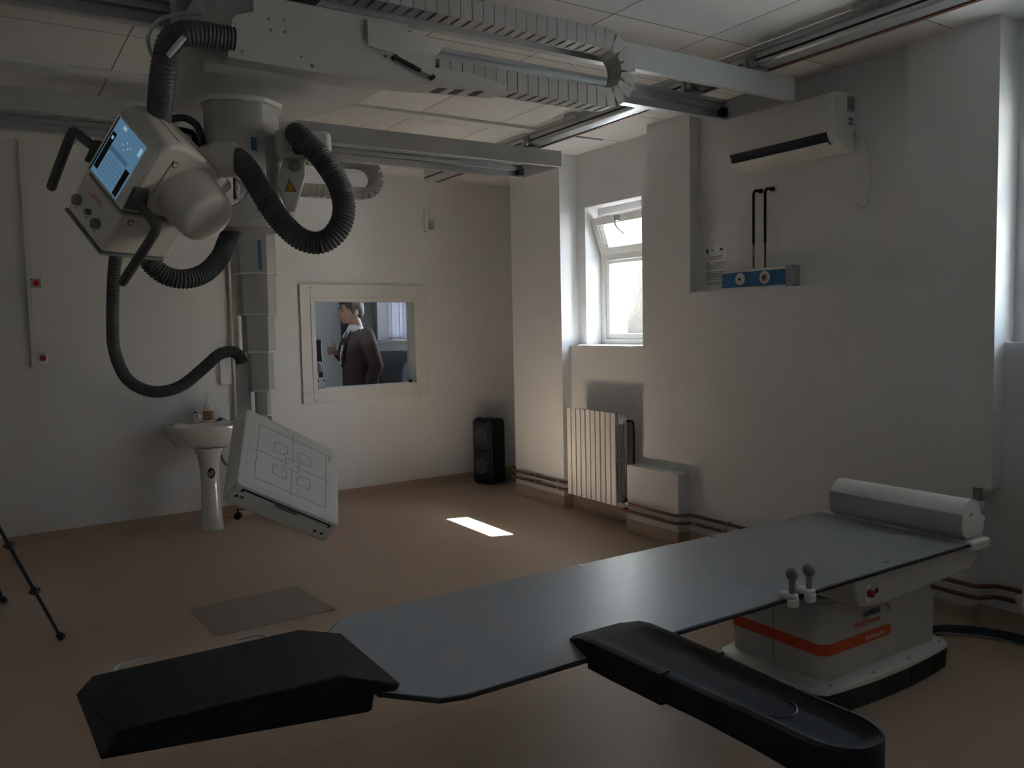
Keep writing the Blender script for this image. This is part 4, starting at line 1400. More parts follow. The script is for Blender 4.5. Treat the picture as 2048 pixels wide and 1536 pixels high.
pl_ = [V((1.535, 1.50, .6410)), V((1.545, 1.33, .6410)), V((1.565, 1.285, .6410)), V((1.605, 1.268, .6410)), V((1.642, 1.285, .6410)), V((1.660, 1.33, .6410)), V((1.668, 1.50, .6410))]
grooves.tube(smooth_path(pl_, 6), .0022, 6)
grooves.box((1.480, 1.598, .652), (1.515, 1.602, .661)).box((1.690, 1.598, .652), (1.724, 1.602, .661)).box((1.4815, 1.598, .584), (1.4835, 1.601, .656))
grooves.build('groove', 'black', o)

# ------------------------------------------------------------------ ceiling rails
def ceiling_rail(x, label):
    o = thing('ceiling_rail', label, 'rail', (x, 2.5, H), 'ceiling rails')
    pr = [(-.075, 0), (-.075, -.030), (-.060, -.034), (-.060, -.048), (-.072, -.052), (-.072, -.092), (-.060, -.100), (.056, -.100), (.066, -.092), (.066, -.040), (.058, -.034), (.070, -.026), (.070, 0)]
    MB().prism([(x + a, H - .0005 + b) for a, b in pr], -2.3, 6.9, (0, 0, 0), (1, 0, 0), (0, 0, 1), (0, 1, 0)).build('profile', 'alu', o, bevel=.001)
    MB().box((x + .040, -2.3, H - .1065), (x + .066, 6.9, H - .100)).build('contact_strip', 'copper', o)
    MB().box((x - .0735, -2.3, H - .080), (x - .0722, 6.9, H - .068)).build('track_groove', 'black', o, smooth=0)
    for y in (.9, 2.38, 4.62, 6.4):
        MB().box((x - .125, y - .05, H - .028), (x - .0755, y + .05, H - .0005)).build('mounting_block', 'bridge', o, bevel=.004)
    return o


RXX = 3.60
ceiling_rail(RXX, 'grey ceiling rail with a copper strip running above the radiator and air conditioner')
ceiling_rail(-.42, 'grey ceiling rail over the room side opposite the window wall')


def bridge(y0, y1, x1, label):
    o = thing('gantry_bridge', label, 'gantry bridge', (1.6, (y0 + y1) / 2, 2.8), 'ceiling gantry bridges')
    x0, zb, zt = -.75, 2.80, 2.916
    # near beam: plain fascia, lips turned inward; far beam: profile with running tracks facing the near one
    MB().prism([(y0, zb), (y0, zt), (y0 + .05, zt), (y0 + .05, zt - .006), (y0 + .006, zt - .006), (y0 + .006, zb + .014), (y0 + .040, zb + .014), (y0 + .040, zb)], x0, x1 - .006, (0, 0, 0), (0, 1, 0), (0, 0, 1), (1, 0, 0)).build('fascia_beam', 'bridge', o)
    pr = [(y1, zb), (y1, zt), (y1 - .055, zt), (y1 - .055, zt - .020), (y1 - .030, zt - .024), (y1 - .030, zt - .040), (y1 - .050, zt - .044), (y1 - .050, zt - .060), (y1 - .026, zt - .064), (y1 - .026, zb + .016), (y1 - .055, zb + .012), (y1 - .055, zb)]
    MB().prism(pr, x0, x1 - .006, (0, 0, 0), (0, 1, 0), (0, 0, 1), (1, 0, 0)).build('track_beam', 'alu', o)
    MB().box((x1 - .006, y0 - .002, zb - .002), (x1, y1 + .002, zt + .002)).build('end_plate', 'bridge', o, bevel=.0015)
    MB().box((x0 - .006, y0 - .002, zb - .002), (x0, y1 + .002, zt + .002)).build('end_plate', 'bridge', o, bevel=.0015)
    MB().box((x1 - .060, y1 - .068, zb + .016), (x1 - .008, y1 - .032, zt - .052)).build('bumper', 'bluecable', o, bevel=.005)
    for xr in (RXX, -.42):
        for y in (y0 + .03, y1 - .05):
            mb = MB().box((xr - .085, y - .04, zt), (xr + .02, y + .04, zt + .010))
            mb.box((xr - .085, y - .035, zt), (xr - .077, y + .035, H - .045))
            tr_ = mb.build('trolley', 'grey', o, bevel=.002)
            for q in (-.022, .022):
                MB().lathe([(.006, 0), (.017, 0), (.017, .012), (.010, .014), (.010, .02), (.006, .02)], (xr - .099, y + q, zt + .030), (1, 0, 0), seg=18).build('wheel', 'steel', tr_)
            MB().box((xr - .074, y - .03, zt + .002), (xr - .02, y + .03, H - .102)).build('guide_block', 'copper', tr_)
    return o


YN0, YN1 = 3.035, 3.578
bridge(YN0, YN1, 3.842, 'grey gantry bridge that the x-ray tube hangs from, ending above the air conditioner')
YF0, YF1 = 5.170, 5.741
bridge(YF0, YF1, 3.818, 'grey gantry bridge that the detector column hangs from, ending by the far pillar')


def cable_chain(name, path, yc, wd, ht, parent, pitch=.052):
    """energy chain along a path in the x-z plane"""
    P_ = resample(smooth_path([(x, yc, z) for x, z in path], 24), pitch)
    mb = MB()
    for i in range(len(P_) - 1):
        a, b = P_[i], P_[i + 1]
        d = (b - a).normalized()
        n_ = V((-d.z, 0, d.x))
        y_ = V((0, 1, 0))
        for s in (-1, 1):
            o_ = y_ * s * (wd / 2 - .006) + y_ * (-.006)
            w_ = y_ * .012
            sh = .0015 if i % 2 else 0.
            p0, p1 = a + d * .0016, b - d * .0016
            mb.grid([[p0 + o_ - n_ * ht / 2, p0 + o_ + n_ * ht / 2, p0 + o_ + w_ + n_ * ht / 2, p0 + o_ + w_ - n_ * ht / 2],
                     [p1 + o_ - n_ * ht / 2, p1 + o_ + n_ * ht / 2, p1 + o_ + w_ + n_ * ht / 2, p1 + o_ + w_ - n_ * ht / 2]])
        # cross bars top and bottom, with open slots between
        for s in (-1, 1):
            c_ = (a + b) / 2 + n_ * s * (ht / 2 - .005)
            e = d * (pitch * .36)
            k_ = y_ * (wd / 2 - .01)
            t_ = n_ * .004
            mb.grid([[c_ - e - k_ - t_, c_ - e + k_ - t_, c_ - e + k_ + t_, c_ - e - k_ + t_], [c_ + e - k_ - t_, c_ + e + k_ - t_, c_ + e + k_ + t_, c_ + e - k_ + t_]])
    o = mb.build(name, 'chain', parent, smooth=0)
    core = MB().tube([p for p in P_], ht * .34, 8).transform(Matrix.Identity(4)).build('cable_bundle', 'chain_dark', o)
    return o


def loop_path(x0, x1, xl, zl, zu):
    r_ = (zu - zl) / 2
    zc = (zu + zl) / 2
    pts = [(x0, zl)]
    n = 6
    pts += [(x0 + (xl - x0) * k / n, zl) for k in range(1, n)]
    pts += [(xl + r_ * sin(t_), zc - r_ * cos(t_)) for t_ in [PI * k / 10 for k in range(0, 11)]]
    pts += [(xl + (x1 - xl) * k / n, zu) for k in range(1, n + 1)]
    return pts


# ------------------------------------------------------------------ x-ray tube stand on the near bridge
xs = thing('x_ray_tube_stand', 'ceiling-hung x-ray tube unit with touch screen, grips and thick ribbed hoses', 'x-ray machine', (.915, 3.35, 2.0))
# hull under the bridge
hull = []
for x, zb_, ya, yb_, r_ in ((.680, 2.52, 3.00, 3.66, .05), (.700, 2.495, 2.97, 3.69, .06), (.80, 2.490, 2.945, 3.70, .08), (1.06, 2.485, 2.94, 3.70, .09), (1.20, 2.510, 2.94, 3.70, .09), (1.36, 2.560, 2.94, 3.70, .08), (1.48, 2.610, 2.95, 3.69, .06), (1.58, 2.665, 2.97, 3.67, .03), (1.62, 2.70, 2.99, 3.65, .02)):
    ring = [V((x, ya, 2.735)), V((x, yb_, 2.735))]
    for k in range(6):
        t_ = math.radians(90 * k / 5)
        ring.append(V((x, yb_ - r_ + r_ * cos(t_), zb_ + r_ - r_ * sin(t_))))
    for k in range(6):
        t_ = math.radians(90 * k / 5)
        ring.append(V((x, ya + r_ - r_ * sin(t_), zb_ + r_ - r_ * cos(t_))))
    hull.append(ring)
MB().grid(hull).build('carriage_housing', 'column', xs, smooth=50)
mb = MB().box((.685, YN0 + .06, 2.735), (1.55, YN1 - .07, 2.80)).box((.70, YN0 + .075, 2.80), (1.50, YN1 - .085, 2.90))
mb.build('carriage_frame', 'grey', xs, bevel=.004)
MB().box((.640, 3.15, 2.66), (.84, 3.22, 2.797)).build('junction_cover', 'bridge', xs, bevel=.012, seg=3)
MB().box((.70, 2.960, 2.69), (.905, 3.02, 2.90)).build('junction_box', 'bridge', xs, bevel=.012, seg=3)
# side plate with a tray for the cable chain
PYY = 2.885
pl = [(.752, 2.520), (.768, 2.612), (.772, 2.645), (.785, 2.658), (.846, 2.680), (.846, 2.738), (1.424, 2.738), (1.424, 2.640), (1.535, 2.632), (1.535, 2.596), (1.70, 2.596), (1.86, 2.572), (1.86, 2.552), (1.19, 2.510)]
MB().prism(pl, 0, .006, (0, PYY + .006, 0), (1, 0, 0), (0, 0, 1), (0, -1, 0)).build('side_plate', 'column', xs, smooth=0)
lp = MB().grid([[V((.752, PYY, 2.521)), V((.752, PYY + .12, 2.519)), V((.752, PYY + .12, 2.515)), V((.752, PYY, 2.515))], [V((1.19, PYY, 2.511)), V((1.19, PYY + .12, 2.511)), V((1.19, PYY + .12, 2.506)), V((1.19, PYY, 2.506))], [V((1.86, PYY, 2.553)), V((1.86, PYY + .12, 2.553)), V((1.86, PYY + .12, 2.548)), V((1.86, PYY, 2.548))]]).build('tray_floor', 'column', xs, smooth=0)
for x in (1.56, 1.64, 1.73):
    z = 2.506 + (x - 1.19) / .67 * .042
    MB().grid([[V((x, PYY + .025, z - .0012)), V((x, PYY + .10, z - .0012)), V((x, PYY + .10, z + .001)), V((x, PYY + .025, z + .001))], [V((x + .04, PYY + .025, z + .0015)), V((x + .04, PYY + .10, z + .0015)), V((x + .04, PYY + .10, z + .0035)), V((x + .04, PYY + .025, z + .0035))]]).build('tray_slot', 'chain_dark', lp, smooth=0)
cv = MB().prism([(1.255, 2.630), (1.255, 2.725), (1.414, 2.725), (1.414, 2.640), (1.38, 2.618)], 0, .008, (0, PYY, 0), (1, 0, 0), (0, 0, 1), (0, -1, 0)).build('access_cover', 'column', xs, bevel=.002)
mb = MB()
mb.tube([(1.247, PYY - .003, 2.725), (1.247, PYY - .003, 2.655)], [.0025, .0025], 6)
for x, z in ((.895, 2.665), (.948, 2.668), (.900, 2.628), (.950, 2.630), (.80, 2.54), (1.005, 2.555), (1.325, 2.605), (1.045, 2.53)):
    mb.cyl((x, PYY + .001, z), (x, PYY - .003, z), .0048, seg=10)
mb.build('screw', 'grey', xs)
gs = MB().cyl((1.362, PYY - .016, 2.602), (1.462, PYY - .016, 2.569), .0085, seg=14).build('gas_spring', 'black', xs)
MB().cyl((1.462, PYY - .016, 2.569), (1.512, PYY - .016, 2.553), .0035, seg=10).build('piston_rod', 'steel', gs)
for x, z in ((1.358, 2.604), (1.514, 2.552)):
    MB().cyl((x, PYY - .024, z), (x, PYY, z), .0085, seg=12).build('ball_joint', 'black', gs)
cable_chain('cable_chain', loop_path(1.56, 1.05, 2.40, 2.597, 2.850), 2.948, .098, .082, xs)
MB().box((1.02, 2.90, 2.80), (1.12, 3.034, 2.814)).build('chain_bracket', 'steel', xs)

# telescopic column (octagonal), frame turned toward the room
CU = V((.965, -.264, 0))
CW = V((-.264, -.965, 0))


def octo(c, s, z):
    half = [(-.139, .045), (-.095, .118), (-.006, .138), (.079, .116), (.139, .040)]
    pts = half + [(-a, -b) for a, b in half]
    return [V((c[0], c[1], z)) + (CU * a + CW * b) * s for a, b in pts]


NC = (.915, 3.352)
MB().grid([octo(NC, 1.10, 2.470), octo(NC, 1.12, 2.478), octo(NC, 1.12, 2.500)]).build('column_collar', 'white', xs, bevel=.002)
MB().grid([octo(NC, 1.0, 2.035), octo(NC, 1.0, 2.470)]).build('column', 'column', xs, bevel=.003)
MB().grid([octo(NC, 1.02, 1.995), octo(NC, 1.02, 2.035)]).build('column_foot', 'column', xs, bevel=.004)
cen = V((NC[0], NC[1], 0))
f0, f1 = CU * -.006 + CW * .138, CU * .079 + CW * .116
fn = (f1 - f0).normalized()
fnn = V((fn.y, -fn.x, 0))
so = cen + f0 + fn * .038 + fnn * .0008
mb = MB().grid([[so + V((0, 0, 2.285)), so + fn * .022 + V((0, 0, 2.285)), so + fn * .022 + V((0, 0, 2.335)), so + V((0, 0, 2.335))],
                [so - fnn * .001 + V((0, 0, 2.285)), so + fn * .022 - fnn * .001 + V((0, 0, 2.285)), so + fn * .022 - fnn * .001 + V((0, 0, 2.335)), so - fnn * .001 + V((0, 0, 2.335))]])
mb.build('blue_stripe', 'bluestripe', xs, smooth=0)
mb = MB()
ho = cen + f0 + fn * .055 + fnn * .001
mb.tube([ho + V((0, 0, 2.055)), ho + V((0, 0, 2.115))], [.003, .003], 8)
for dz in (2.065, 2.105):
    mb.cyl(ho + fn * .022 + V((0, 0, dz)), ho + fn * .022 + fnn * .003 + V((0, 0, dz)), .004, seg=10)
mb.build('hinge_pin', 'grey', xs)

# swivel bracket and hose casing on the column's window side
def uw(u, w_, z):
    return cen + CU * u + CW * w_ + V((0, 0, z))


def uwbox(mb, u0, u1, w0, w1, z0, z1):
    mb.grid([[uw(u0, w0, z0), uw(u1, w0, z0), uw(u1, w1, z0), uw(u0, w1, z0)], [uw(u0, w0, z1), uw(u1, w0, z1), uw(u1, w1, z1), uw(u0, w1, z1)]])
    return mb


mb = uwbox(MB(), .120, .232, .02, .16, 2.262, 2.368)
mb.build('hose_casing', 'column', xs, bevel=.022, seg=4)
mb = uwbox(MB(), .236, .330, .03, .17, 2.255, 2.365)
mb.build('casing_cap', 'white', xs, bevel=.022, seg=4)
MB().lathe([(.001, 0), (.050, 0), (.054, .012), (.044, .016), (.001, .014)], uw(.215, .155, 2.322), CW + CU * -.35).build('hose_socket', 'black', xs)
brp = [(.165, 2.300), (.118, 2.168), (.158, 2.062), (.188, 2.062), (.232, 2.20), (.232, 2.300)]
br_ = MB().prism(brp, .06, .118, cen, CU, (0, 0, 1), CW).build('swivel_bracket', 'column', xs, bevel=.006)
MB().prism([(.150, 2.135), (.193, 2.135), (.168, 2.185)], .119, .120, cen, CU, (0, 0, 1), CW).build('warning_triangle', 'black', br_)
MB().prism([(.155, 2.1385), (.187, 2.1385), (.168, 2.178)], .120, .1206, cen, CU, (0, 0, 1), CW).build('warning_sign', 'warn', br_)
MB().lathe([(.001, 0), (.022, 0), (.022, .010), (.001, .012)], uw(.193, .118, 2.235), CW).build('pivot_bolt', 'grey', br_)
uwbox(MB(), .09, .14, -.04, .09, 2.27, 2.35).build('bracket_arm', 'column', xs, bevel=.004)

# tube head in its own axes: a across the screen, b up the screen, c into the head
HA, HB, HC = V((.3328, -.6691, -.6646)), V((.3396, -.5729, .7461)), V((.8803, .4729, -.0365))
HO = V((.3696, 3.1837, 1.8809))
XH = Matrix((HA, HB, HC)).transposed().to_4x4()
XH.translation = HO


def hp(a, b, c):
    return HO + HA * a + HB * b + HC * c


def hprism(pts, a0, a1):
    return MB().prism(pts, a0, a1, HO, HB, HC, HA)


head = hprism([(.172, .0), (.412, .018), (.455, .048), (.462, .120), (.43, .220), (.38, .335), (.335, .425), (.20, .425), (.172, .40)], -.25, 0.).build('tube_head', 'cream', xs, bevel=.030, seg=4)
# seam of the front cover, screens and collimator
MB().tube([hp(.0008, .178, .064), hp(.0008, .40, .090), hp(-.012, .440, .098), hp(-.030, .4608, .103), hp(-.22, .4608, .103)], [.0014] * 5, 6).build('cover_seam', 'grey', head)
sh0 = hp(-.245, .196, -.0005 + .003)
SU, SV = HA, (hp(0, .412, .018) - hp(0, .172, 0)).normalized()
SN = SU.cross(SV)
if SN.dot(HC) > 0:
    SN = -SN
sor = hp(-.228, .172, 0) + SV * .014 + SN * .0012


def plate(mb, x0, y0, x1, y1, o, h):
    u, v, n_ = SU, SV, SN
    mb.grid([[o + u * x0 + v * y0 + n_ * 0, o + u * x1 + v * y0, o + u * x1 + v * y1, o + u * x0 + v * y1],
             [o + u * x0 + v * y0 + n_ * h, o + u * x1 + v * y0 + n_ * h, o + u * x1 + v * y1 + n_ * h, o + u * x0 + v * y1 + n_ * h]])
    return mb


plate(MB(), -.018, -.010, .225, .226, sor - SN * .004, .0045).build('screen_frame', 'white', head, bevel=.004)
scr = plate(MB(), 0, 0, .178, .216, sor, .0015).build('touch_screen', 'screen', head, smooth=0)
so2 = sor + SN * .0016
mb = plate(MB(), .006, .020, .030, .165, so2, .0006)
plate(mb, .146, .004, .172, .105, so2, .0006)
plate(mb, -.004, .0, .002, .216, so2, .0008)
mb.build('menu_panel', 'screen_dark', scr, smooth=0)
mb = plate(MB(), .032, .108, .142, .124, so2, .0005)
for k in range(6):
    plate(mb, .036, .018 + k * .014, .140, .020 + k * .014, so2, .0005)
mb.build('menu_band', 'screen_mid', scr, smooth=0)
mb = plate(MB(), .014, .140, .024, .152, so2 + SN * .0006, .0005)
plate(mb, .158, .170, .172, .200, so2, .0005)
plate(mb, .04, .196, .06, .208, so2, .0005)
for a, b in ((.075, .155), (.090, .170), (.105, .155), (.090, .142), (.115, .165)):
    plate(mb, a, b, a + .005, b + .005, so2, .0005)
mb.build('icon', 'screen_light', scr, smooth=0)

col = hprism([(.0, .0), (.160, .0), (.160, .270), (.0, .270)], -.25, 0.).build('collimator', 'cream', head, bevel=.012, seg=3)
hprism([(.161, .012), (.171, .012), (.171, .38), (.161, .265)], -.238, -.012).build('neck_gap', 'grey', head)
hprism([(-.010, -.004), (.0, -.004), (.0, .255), (-.010, .255)], -.255, .004).build('base_rail', 'grey', col, bevel=.003)
for a, b, r_ in ((-.212, .064, .019), (-.077, .062, .019), (-.138, .068, .010)):
    MB().lathe([(.001, .018), (r_ * .9, .018), (r_, .014), (r_, 0), (.001, 0)], hp(a, b, 0), -HC).build('knob', 'grey', col)
mb = MB()
for (a0, b0, a1, b1, m_) in ((-.185, .118, -.085, .121, 0), (-.16, .128, -.105, .131, 0)):
    mb.grid([[hp(a0, b0, -.0006), hp(a1, b0, -.0006), hp(a1, b1, -.0006), hp(a0, b1, -.0006)], [hp(a0, b0, .0006), hp(a1, b0, .0006), hp(a1, b1, .0006), hp(a0, b1, .0006)]])
mb.build('printed_line', 'red', col, smooth=0)
mb = MB()
for a, b in ((-.216, .030), (-.080, .030), (-.150, .040), (-.145, .040), (-.130, .010)):
    mb.grid([[hp(a, b, -.0006), hp(a + .010, b, -.0006), hp(a + .010, b + .005, -.0006), hp(a, b + .005, -.0006)], [hp(a, b, .0006), hp(a + .010, b, .0006), hp(a + .010, b + .005, .0006), hp(a, b + .005, .0006)]])
mb.build('printed_mark', 'grey', col, smooth=0)
for par, b, c in ((col, .136, .051), (head, .388, .103)):
    rd_ = MB().lathe([(.001, .0), (.0115, .0), (.0115, .0015), (.001, .0015)], hp(0, b, c), HA, seg=24).build('roundel', 'black', par)
    MB().lathe([(.0062, .0016), (.0088, .0016), (.0088, .0022), (.0062, .0022)], hp(0, b, c), HA, seg=24).build('roundel_ring', 'white_text', rd_)
# the tube housing lies across the head
mb = MB().lathe([(.08, -.235), (.112, -.20), (.112, -.02), (.108, .05), (.101, .115), (.096, .132), (.086, .143), (.070, .147), (.002, .149)], hp(0, .282, .210), HA, seg=48)
mb.build('tube_housing', 'cream', head, smooth=60)
# rear hood, joint and hose connector
MB().lathe([(.115, .34), (.112, .43), (.095, .46), (.07, .475), (.002, .48)], hp(-.125, .255, 0), HC, seg=32).build('rear_hood', 'cream', head, smooth=60)
MB().tube([hp(-.125, .255, .44), V((.850, 3.29, 2.13)), V((.90, 3.335, 2.13))], [.075, .072, .072], 24).build('swivel_joint', 'column', head)
mb = MB().tube([V((.700, 3.175, 2.205)), V((.752, 3.148, 2.222))], [.050, .060], 24)
mb.tube([V((.752, 3.148, 2.222)), V((.765, 3.138, 2.222)), V((.818, 3.103, 2.222)), V((.827, 3.097, 2.222))], [.058, .066, .064, .054], 28)
mb.build('hose_connector', 'cream', head, smooth=50)
# grips
for pts, r_, mid in (([(0, .235, .026), (.018, .225, .030), (.048, .214, .044), (.095, .210, .050), (.122, .190, .050), (.128, .10, .038), (.124, -.028, .028)], .0165, (.0, .235, .022)),
                     ([(-.250, .245, .020), (-.268, .250, .006), (-.300, .254, -.015), (-.332, .256, -.030), (-.345, .235, -.032), (-.338, .14, -.032), (-.328, .032, -.030)], .0165, (-.25, .24, .015))):
    g_ = MB().tube(smooth_path([hp(*p) for p in pts], 7), r_, 16)
    g_.sphere(hp(*pts[-1]), r_, seg=16)
    gr_ = g_.build('grip_handle', 'darkgrip', head)
    m_ = V(mid)
    s_ = .012 if mid[0] == 0 else -.012
    MB().prism([(-.045, -.028), (.045, -.028), (.045, .03), (-.02, .05), (-.045, .03)], min(0, s_), max(0, s_), hp(*mid), HB, HC, HA).build('grip_mount', 'darkgrip', gr_, bevel=.005)

# hoses
HOSE = [(.799, 3.153, 2.226), (.824, 3.099, 2.223), (.852, 3.041, 2.167), (.887, 2.987, 2.073), (.927, 2.954, 1.992), (.987, 2.921, 1.925), (1.05, 2.892, 1.91), (1.104, 2.872, 1.946), (1.136, 2.869, 2.019), (1.133, 2.891, 2.112), (1.096, 2.935, 2.206), (1.057, 2.977, 2.267), (1.042, 3.038, 2.308), (1.05, 3.107, 2.338)]
ribbed(HOSE, .0425).build('ribbed_hose', 'hose', xs)
LOW = [(.52, 3.327, 1.925), (.549, 3.329, 1.86), (.599, 3.328, 1.814), (.67, 3.329, 1.80), (.749, 3.352, 1.826), (.817, 3.386, 1.89), (.856, 3.414, 1.963), (.882, 3.400, 2.020)]
ribbed(LOW, .038).build('ribbed_hose', 'hose', xs)
ELB = [(.775, 2.893, 2.577), (.735, 2.893, 2.578), (.690, 2.893, 2.580), (.645, 2.897, 2.578), (.606, 2.910, 2.570), (.580, 2.930, 2.548), (.568, 2.945, 2.510), (.562, 2.970, 2.465), (.563, 3.03, 2.415), (.570, 3.12, 2.36), (.585, 3.25, 2.29), (.62, 3.25, 2.20)]
ribbed(ELB, .042, depth=.0035).build('ribbed_hose', 'hose', xs)
MB().tube([(.612, 2.868, 2.552), (.590, 2.888, 2.525), (.566, 2.905, 2.495)], [.009, .010, .009], 8).build('hose_clip', 'white', xs)
MB().tube(smooth_path([(.556, 2.93, 2.46), (.525, 2.955, 2.51), (.520, 2.96, 2.57), (.56, 2.95, 2.625), (.64, 2.96, 2.66), (.70, 2.99, 2.68)], 6), .0065, 8).build('hose_bracket', 'bridge', xs)
MB().tube(smooth_path([(.60, 3.361, 2.33), (.623, 3.361, 2.377), (.656, 3.342, 2.399), (.70, 3.338, 2.407), (.739, 3.335, 2.385), (.757, 3.344, 2.342), (.759, 3.338, 2.28)], 6), .0135, 10).build('cable_loop', 'hose', xs)
MB().tube(smooth_path([(.64, 3.383, 2.33), (.662, 3.383, 2.364), (.71, 3.376, 2.368), (.739, 3.38, 2.353), (.748, 3.395, 2.30)], 6), .011, 10).build('cable_loop', 'black', xs)
MB().tube(smooth_path([(.812, 3.15, 2.19), (.825, 3.142, 2.173), (.852, 3.123, 2.154), (.865, 3.113, 2.126), (.855, 3.129, 2.10), (.826, 3.145, 2.073), (.801, 3.172, 2.066)], 6), .010, 10).build('cable_loop', 'chrome', xs)
MB().tube([(.827, 3.150, 2.20), (.826, 3.150, 2.149), (.823, 3.150, 2.085)], .0065, 8).build('purple_cable', 'purple', xs)

# ------------------------------------------------------------------ detector stand on the far bridge
ds = thing('detector_stand', 'ceiling-hung telescopic column carrying the tilted white flat detector', 'x-ray detector', (1.53, 5.45, 1.0))
mb = MB().box((1.36, YF0 + .03, 2.66), (1.74, YF1 - .03, 2.796)).box((1.38, YF0 + .065, 2.80), (1.72, YF1 - .09, 2.90))
mb.build('carriage_housing', 'column', ds, bevel=.02, seg=3)
FC = (1.532, 5.455)
secs = [(2.66, 1.957, .97), (1.957, 1.697, .885), (1.697, 1.453, .745), (1.453, 1.200, .60), (1.200, 1.035, .36)]
for i, (zt, zb_, s) in enumerate(secs):
    c = (FC[0] + .004 * i, FC[1])
    top_ = zt if i == 0 else zt + .03
    sg = MB().grid([octo(c, s, zb_), octo(c, s, top_)]).build('column_section', 'column', ds, bevel=.002)
    MB().grid([octo(c, s + .012, zb_ - .001), octo(c, s + .012, zb_ + .010)]).build('section_rim', 'white', sg, bevel=.001)
    if i == 0:
        so = V((c[0], c[1], 0)) + (CU * -.006 + CW * .138) * s + fn * .030 + fnn * .0008
        MB().grid([[so + V((0, 0, 1.985)), so + fn * .022 + V((0, 0, 1.985)), so + fn * .022 + V((0, 0, 2.17)), so + V((0, 0, 2.17))],
                   [so - fnn * .001 + V((0, 0, 1.985)), so + fn * .022 - fnn * .001 + V((0, 0, 1.985)), so + fn * .022 - fnn * .001 + V((0, 0, 2.17)), so - fnn * .001 + V((0, 0, 2.17))]]).build('blue_stripe', 'bluestripe', sg, smooth=0)
cfar = V((FC[0], FC[1], 0))
mb = MB()
mb.grid([[cfar + CU * a + CW * b + V((0, 0, z)) for a, b in ((-.145, .03), (-.055, .03), (-.055, -.05), (-.145, -.05))] for z in (1.02, 1.395)])
mb.build('hose_post', 'column', ds, bevel=.004)
mb = MB()
mb.grid([[cfar + CU * a + CW * b + V((0, 0, z)) for a, b in ((-.10, .05), (.07, .05), (.07, -.07), (-.10, -.07))] for z in (.965, 1.034)])
mb.build('swivel_block', 'column', ds, bevel=.008, seg=3)

DW, DH, DT = V((.8690, -.0002, -.4947)), V((.3110, .7778, .5462)), V((-.3852, .6287, -.6755))
DO = V((1.5333, 4.8448, .7843))


def dp(w_, h, t_):
    return DO + DW * w_ + DH * h + DT * t_


HWd, HHd = .335, .334
MB().tube([cfar + V((.0, -.01, 1.0)), cfar + V((.0, -.10, .93)), dp(0, .06, .17)], [.055, .06, .07], 20).build('swivel_arm', 'column', ds)
rings = []
for t_, k in ((-.0, .0), (.008, -.006)):
    pass


def drect(hw, hh, t_, r_=.02):
    pts = []
    for cx, cy, a in ((hw - r_, hh - r_, 0), (-hw + r_, hh - r_, 90), (-hw + r_, -hh + r_, 180), (hw - r_, -hh + r_, 270)):
        for k in range(5):
            q = math.radians(a + 22.5 * k)
            pts.append(dp(cx + r_ * cos(q), cy + r_ * sin(q), t_))
    return pts


det = MB().grid([drect(HWd - .022, HHd - .016, 0), drect(HWd - .008, HHd - .006, .004), drect(HWd, HHd, .020), drect(HWd, HHd, .148), drect(HWd - .012, HHd - .012, .162), drect(HWd - .06, HHd - .06, .166)]).build('detector_housing', 'white', ds, smooth=30)
MB().grid([drect(HWd - .045, HHd - .03, -.0012, .01), drect(HWd - .045, HHd - .03, .001, .01)]).build('face_sheet', 'bridge' if False else 'white', det)
# cassette slot and finger hold along the lower edge
mb = MB()
mb.grid([[dp(a, -HHd - .0012, t_) for a, t_ in ((-.285, .018), (.285, .018), (.285, .030), (-.285, .030))], [dp(a, -HHd + .002, t_) for a, t_ in ((-.285, .018), (.285, .018), (.285, .030), (-.285, .030))]])
for a in (-.285, .275):
    mb.grid([[dp(a + q, -HHd - .0012, t_) for q, t_ in ((0, .018), (.014, .018), (.014, .045), (0, .045))], [dp(a + q, -HHd + .002, t_) for q, t_ in ((0, .018), (.014, .018), (.014, .045), (0, .045))]])
mb.build('cassette_slot', 'chain_dark', det, smooth=0)
mb = MB().grid([[dp(a, -HHd - .0016, t_) for a, t_ in ((-.085, .024), (.085, .024), (.06, .052), (-.06, .052))], [dp(a, -HHd + .002, t_) for a, t_ in ((-.085, .024), (.085, .024), (.06, .052), (-.06, .052))]])
mb.build('finger_hold', 'grey', det, smooth=0)
for a, t_ in ((-.285, .085), (-.255, .080), (.232, .105), (.278, .105)):
    MB().cyl(dp(a, -HHd + .002, t_), dp(a, -HHd - .0015, t_), .0095, seg=16).build('bumper_plug', 'chain_dark', det)
# printed positioning marks
fo_ = dp(0, 0, -.0013)
ln = []


def rect(x0, y0, x1, y1):
    return [((x0, y0), (x1, y0)), ((x1, y0), (x1, y1)), ((x1, y1), (x0, y1)), ((x0, y1), (x0, y0))]


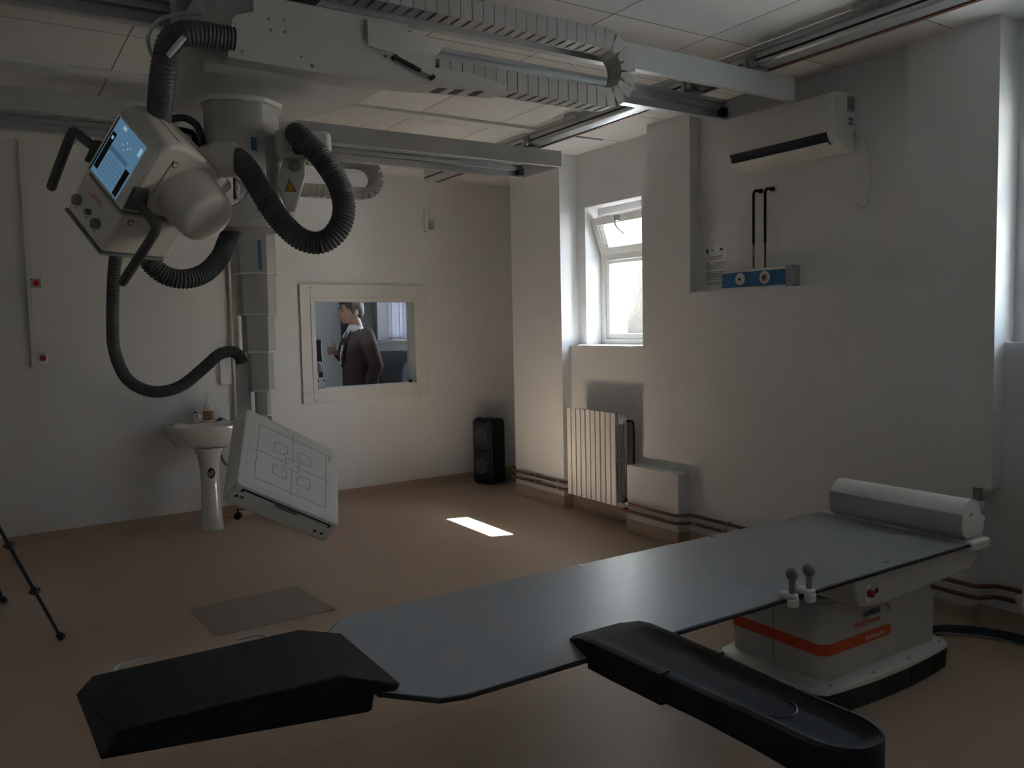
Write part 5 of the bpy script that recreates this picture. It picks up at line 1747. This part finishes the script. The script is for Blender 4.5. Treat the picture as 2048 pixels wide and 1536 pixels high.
ln += rect(-.235, -.235, .235, .235)
ln += [((-.262, 0), (-.02, 0)), ((.02, 0), (.262, 0)), ((0, -.275), (0, -.02)), ((0, .02), (0, .275))]
ln += rect(-.045, -.045, .045, .045)
for sx_ in (-1, 1):
    for sy_ in (-1, 1):
        x0, x1, y0, y1, n1, n2 = .035, .125, .055, .140, .058, .078
        poly = [(x1, y0), (x1, y1), (x0, y1), (x0, n2), (n1, n2), (n1, y0)]
        poly = [(a * sx_, b * sy_) for a, b in poly]
        ln += list(zip(poly, poly[1:] + poly[:1]))
u_, v_ = DW, DH
if u_.cross(v_).dot(DT) > 0:
    u_ = DW
mk = MB()
for (xa, ya), (xb, yb2) in ln:
    a_, b_ = fo_ + DW * xa + DH * ya, fo_ + DW * xb + DH * yb2
    d = (b_ - a_).normalized()
    s_ = DT.cross(d) * .0011
    e_ = -DT * .0006
    mk.grid([[a_ - s_, a_ + s_, a_ + s_ + e_, a_ - s_ + e_], [b_ - s_, b_ + s_, b_ + s_ + e_, b_ - s_ + e_]])
mk.build('positioning_mark', 'darkgrip', det, smooth=0)
mk = MB()
for k, y in enumerate((.262, .236, .228, .212, .204, .190)):
    for x in ((.258,) if k in (0,) else (.250, .262)):
        q = fo_ + DW * x + DH * y
        mk.grid([[q, q + DW * .006, q + DW * .006 + DH * .005, q + DH * .005], [p - DT * .0006 for p in (q, q + DW * .006, q + DW * .006 + DH * .005, q + DH * .005)]])
mk.build('symbol', 'black', det, smooth=0)
THIN = [(.950, 5.700, 2.735), (.866, 5.735, 2.640), (.788, 5.755, 2.343), (.749, 5.758, 2.076), (.73, 5.758, 1.935), (.711, 5.749, 1.684), (.71, 5.733, 1.494), (.757, 5.689, 1.329), (.848, 5.647, 1.244), (.957, 5.598, 1.224), (1.071, 5.553, 1.261), (1.188, 5.509, 1.359), (1.284, 5.479, 1.446), (1.353, 5.46, 1.466), (1.405, 5.453, 1.442), (1.425, 5.455, 1.390)]
ribbed(THIN, .039, pitch=.014, depth=.003).build('ribbed_hose', 'hose', ds)
MB().tube(smooth_path([(.945, 5.702, 2.732), (1.10, 5.63, 2.748), (1.37, 5.55, 2.735)], 6), .036, 14).build('hose_lead', 'hose', ds)
cable_chain('cable_chain', loop_path(1.60, 1.70, 2.47, 2.600, 2.830), 5.86, .10, .085, ds, pitch=.05)
mb = MB().box((1.50, 5.742, 2.55), (1.72, 5.92, 2.56)).box((1.50, 5.70, 2.55), (1.56, 5.76, 2.70))
mb.build('chain_bracket', 'bridge', ds)
MB().box((1.70, 5.81, 2.78), (1.80, 5.91, 2.79)).box((1.70, 5.742, 2.78), (1.80, 5.92, 2.786)).build('chain_anchor', 'bridge', ds)
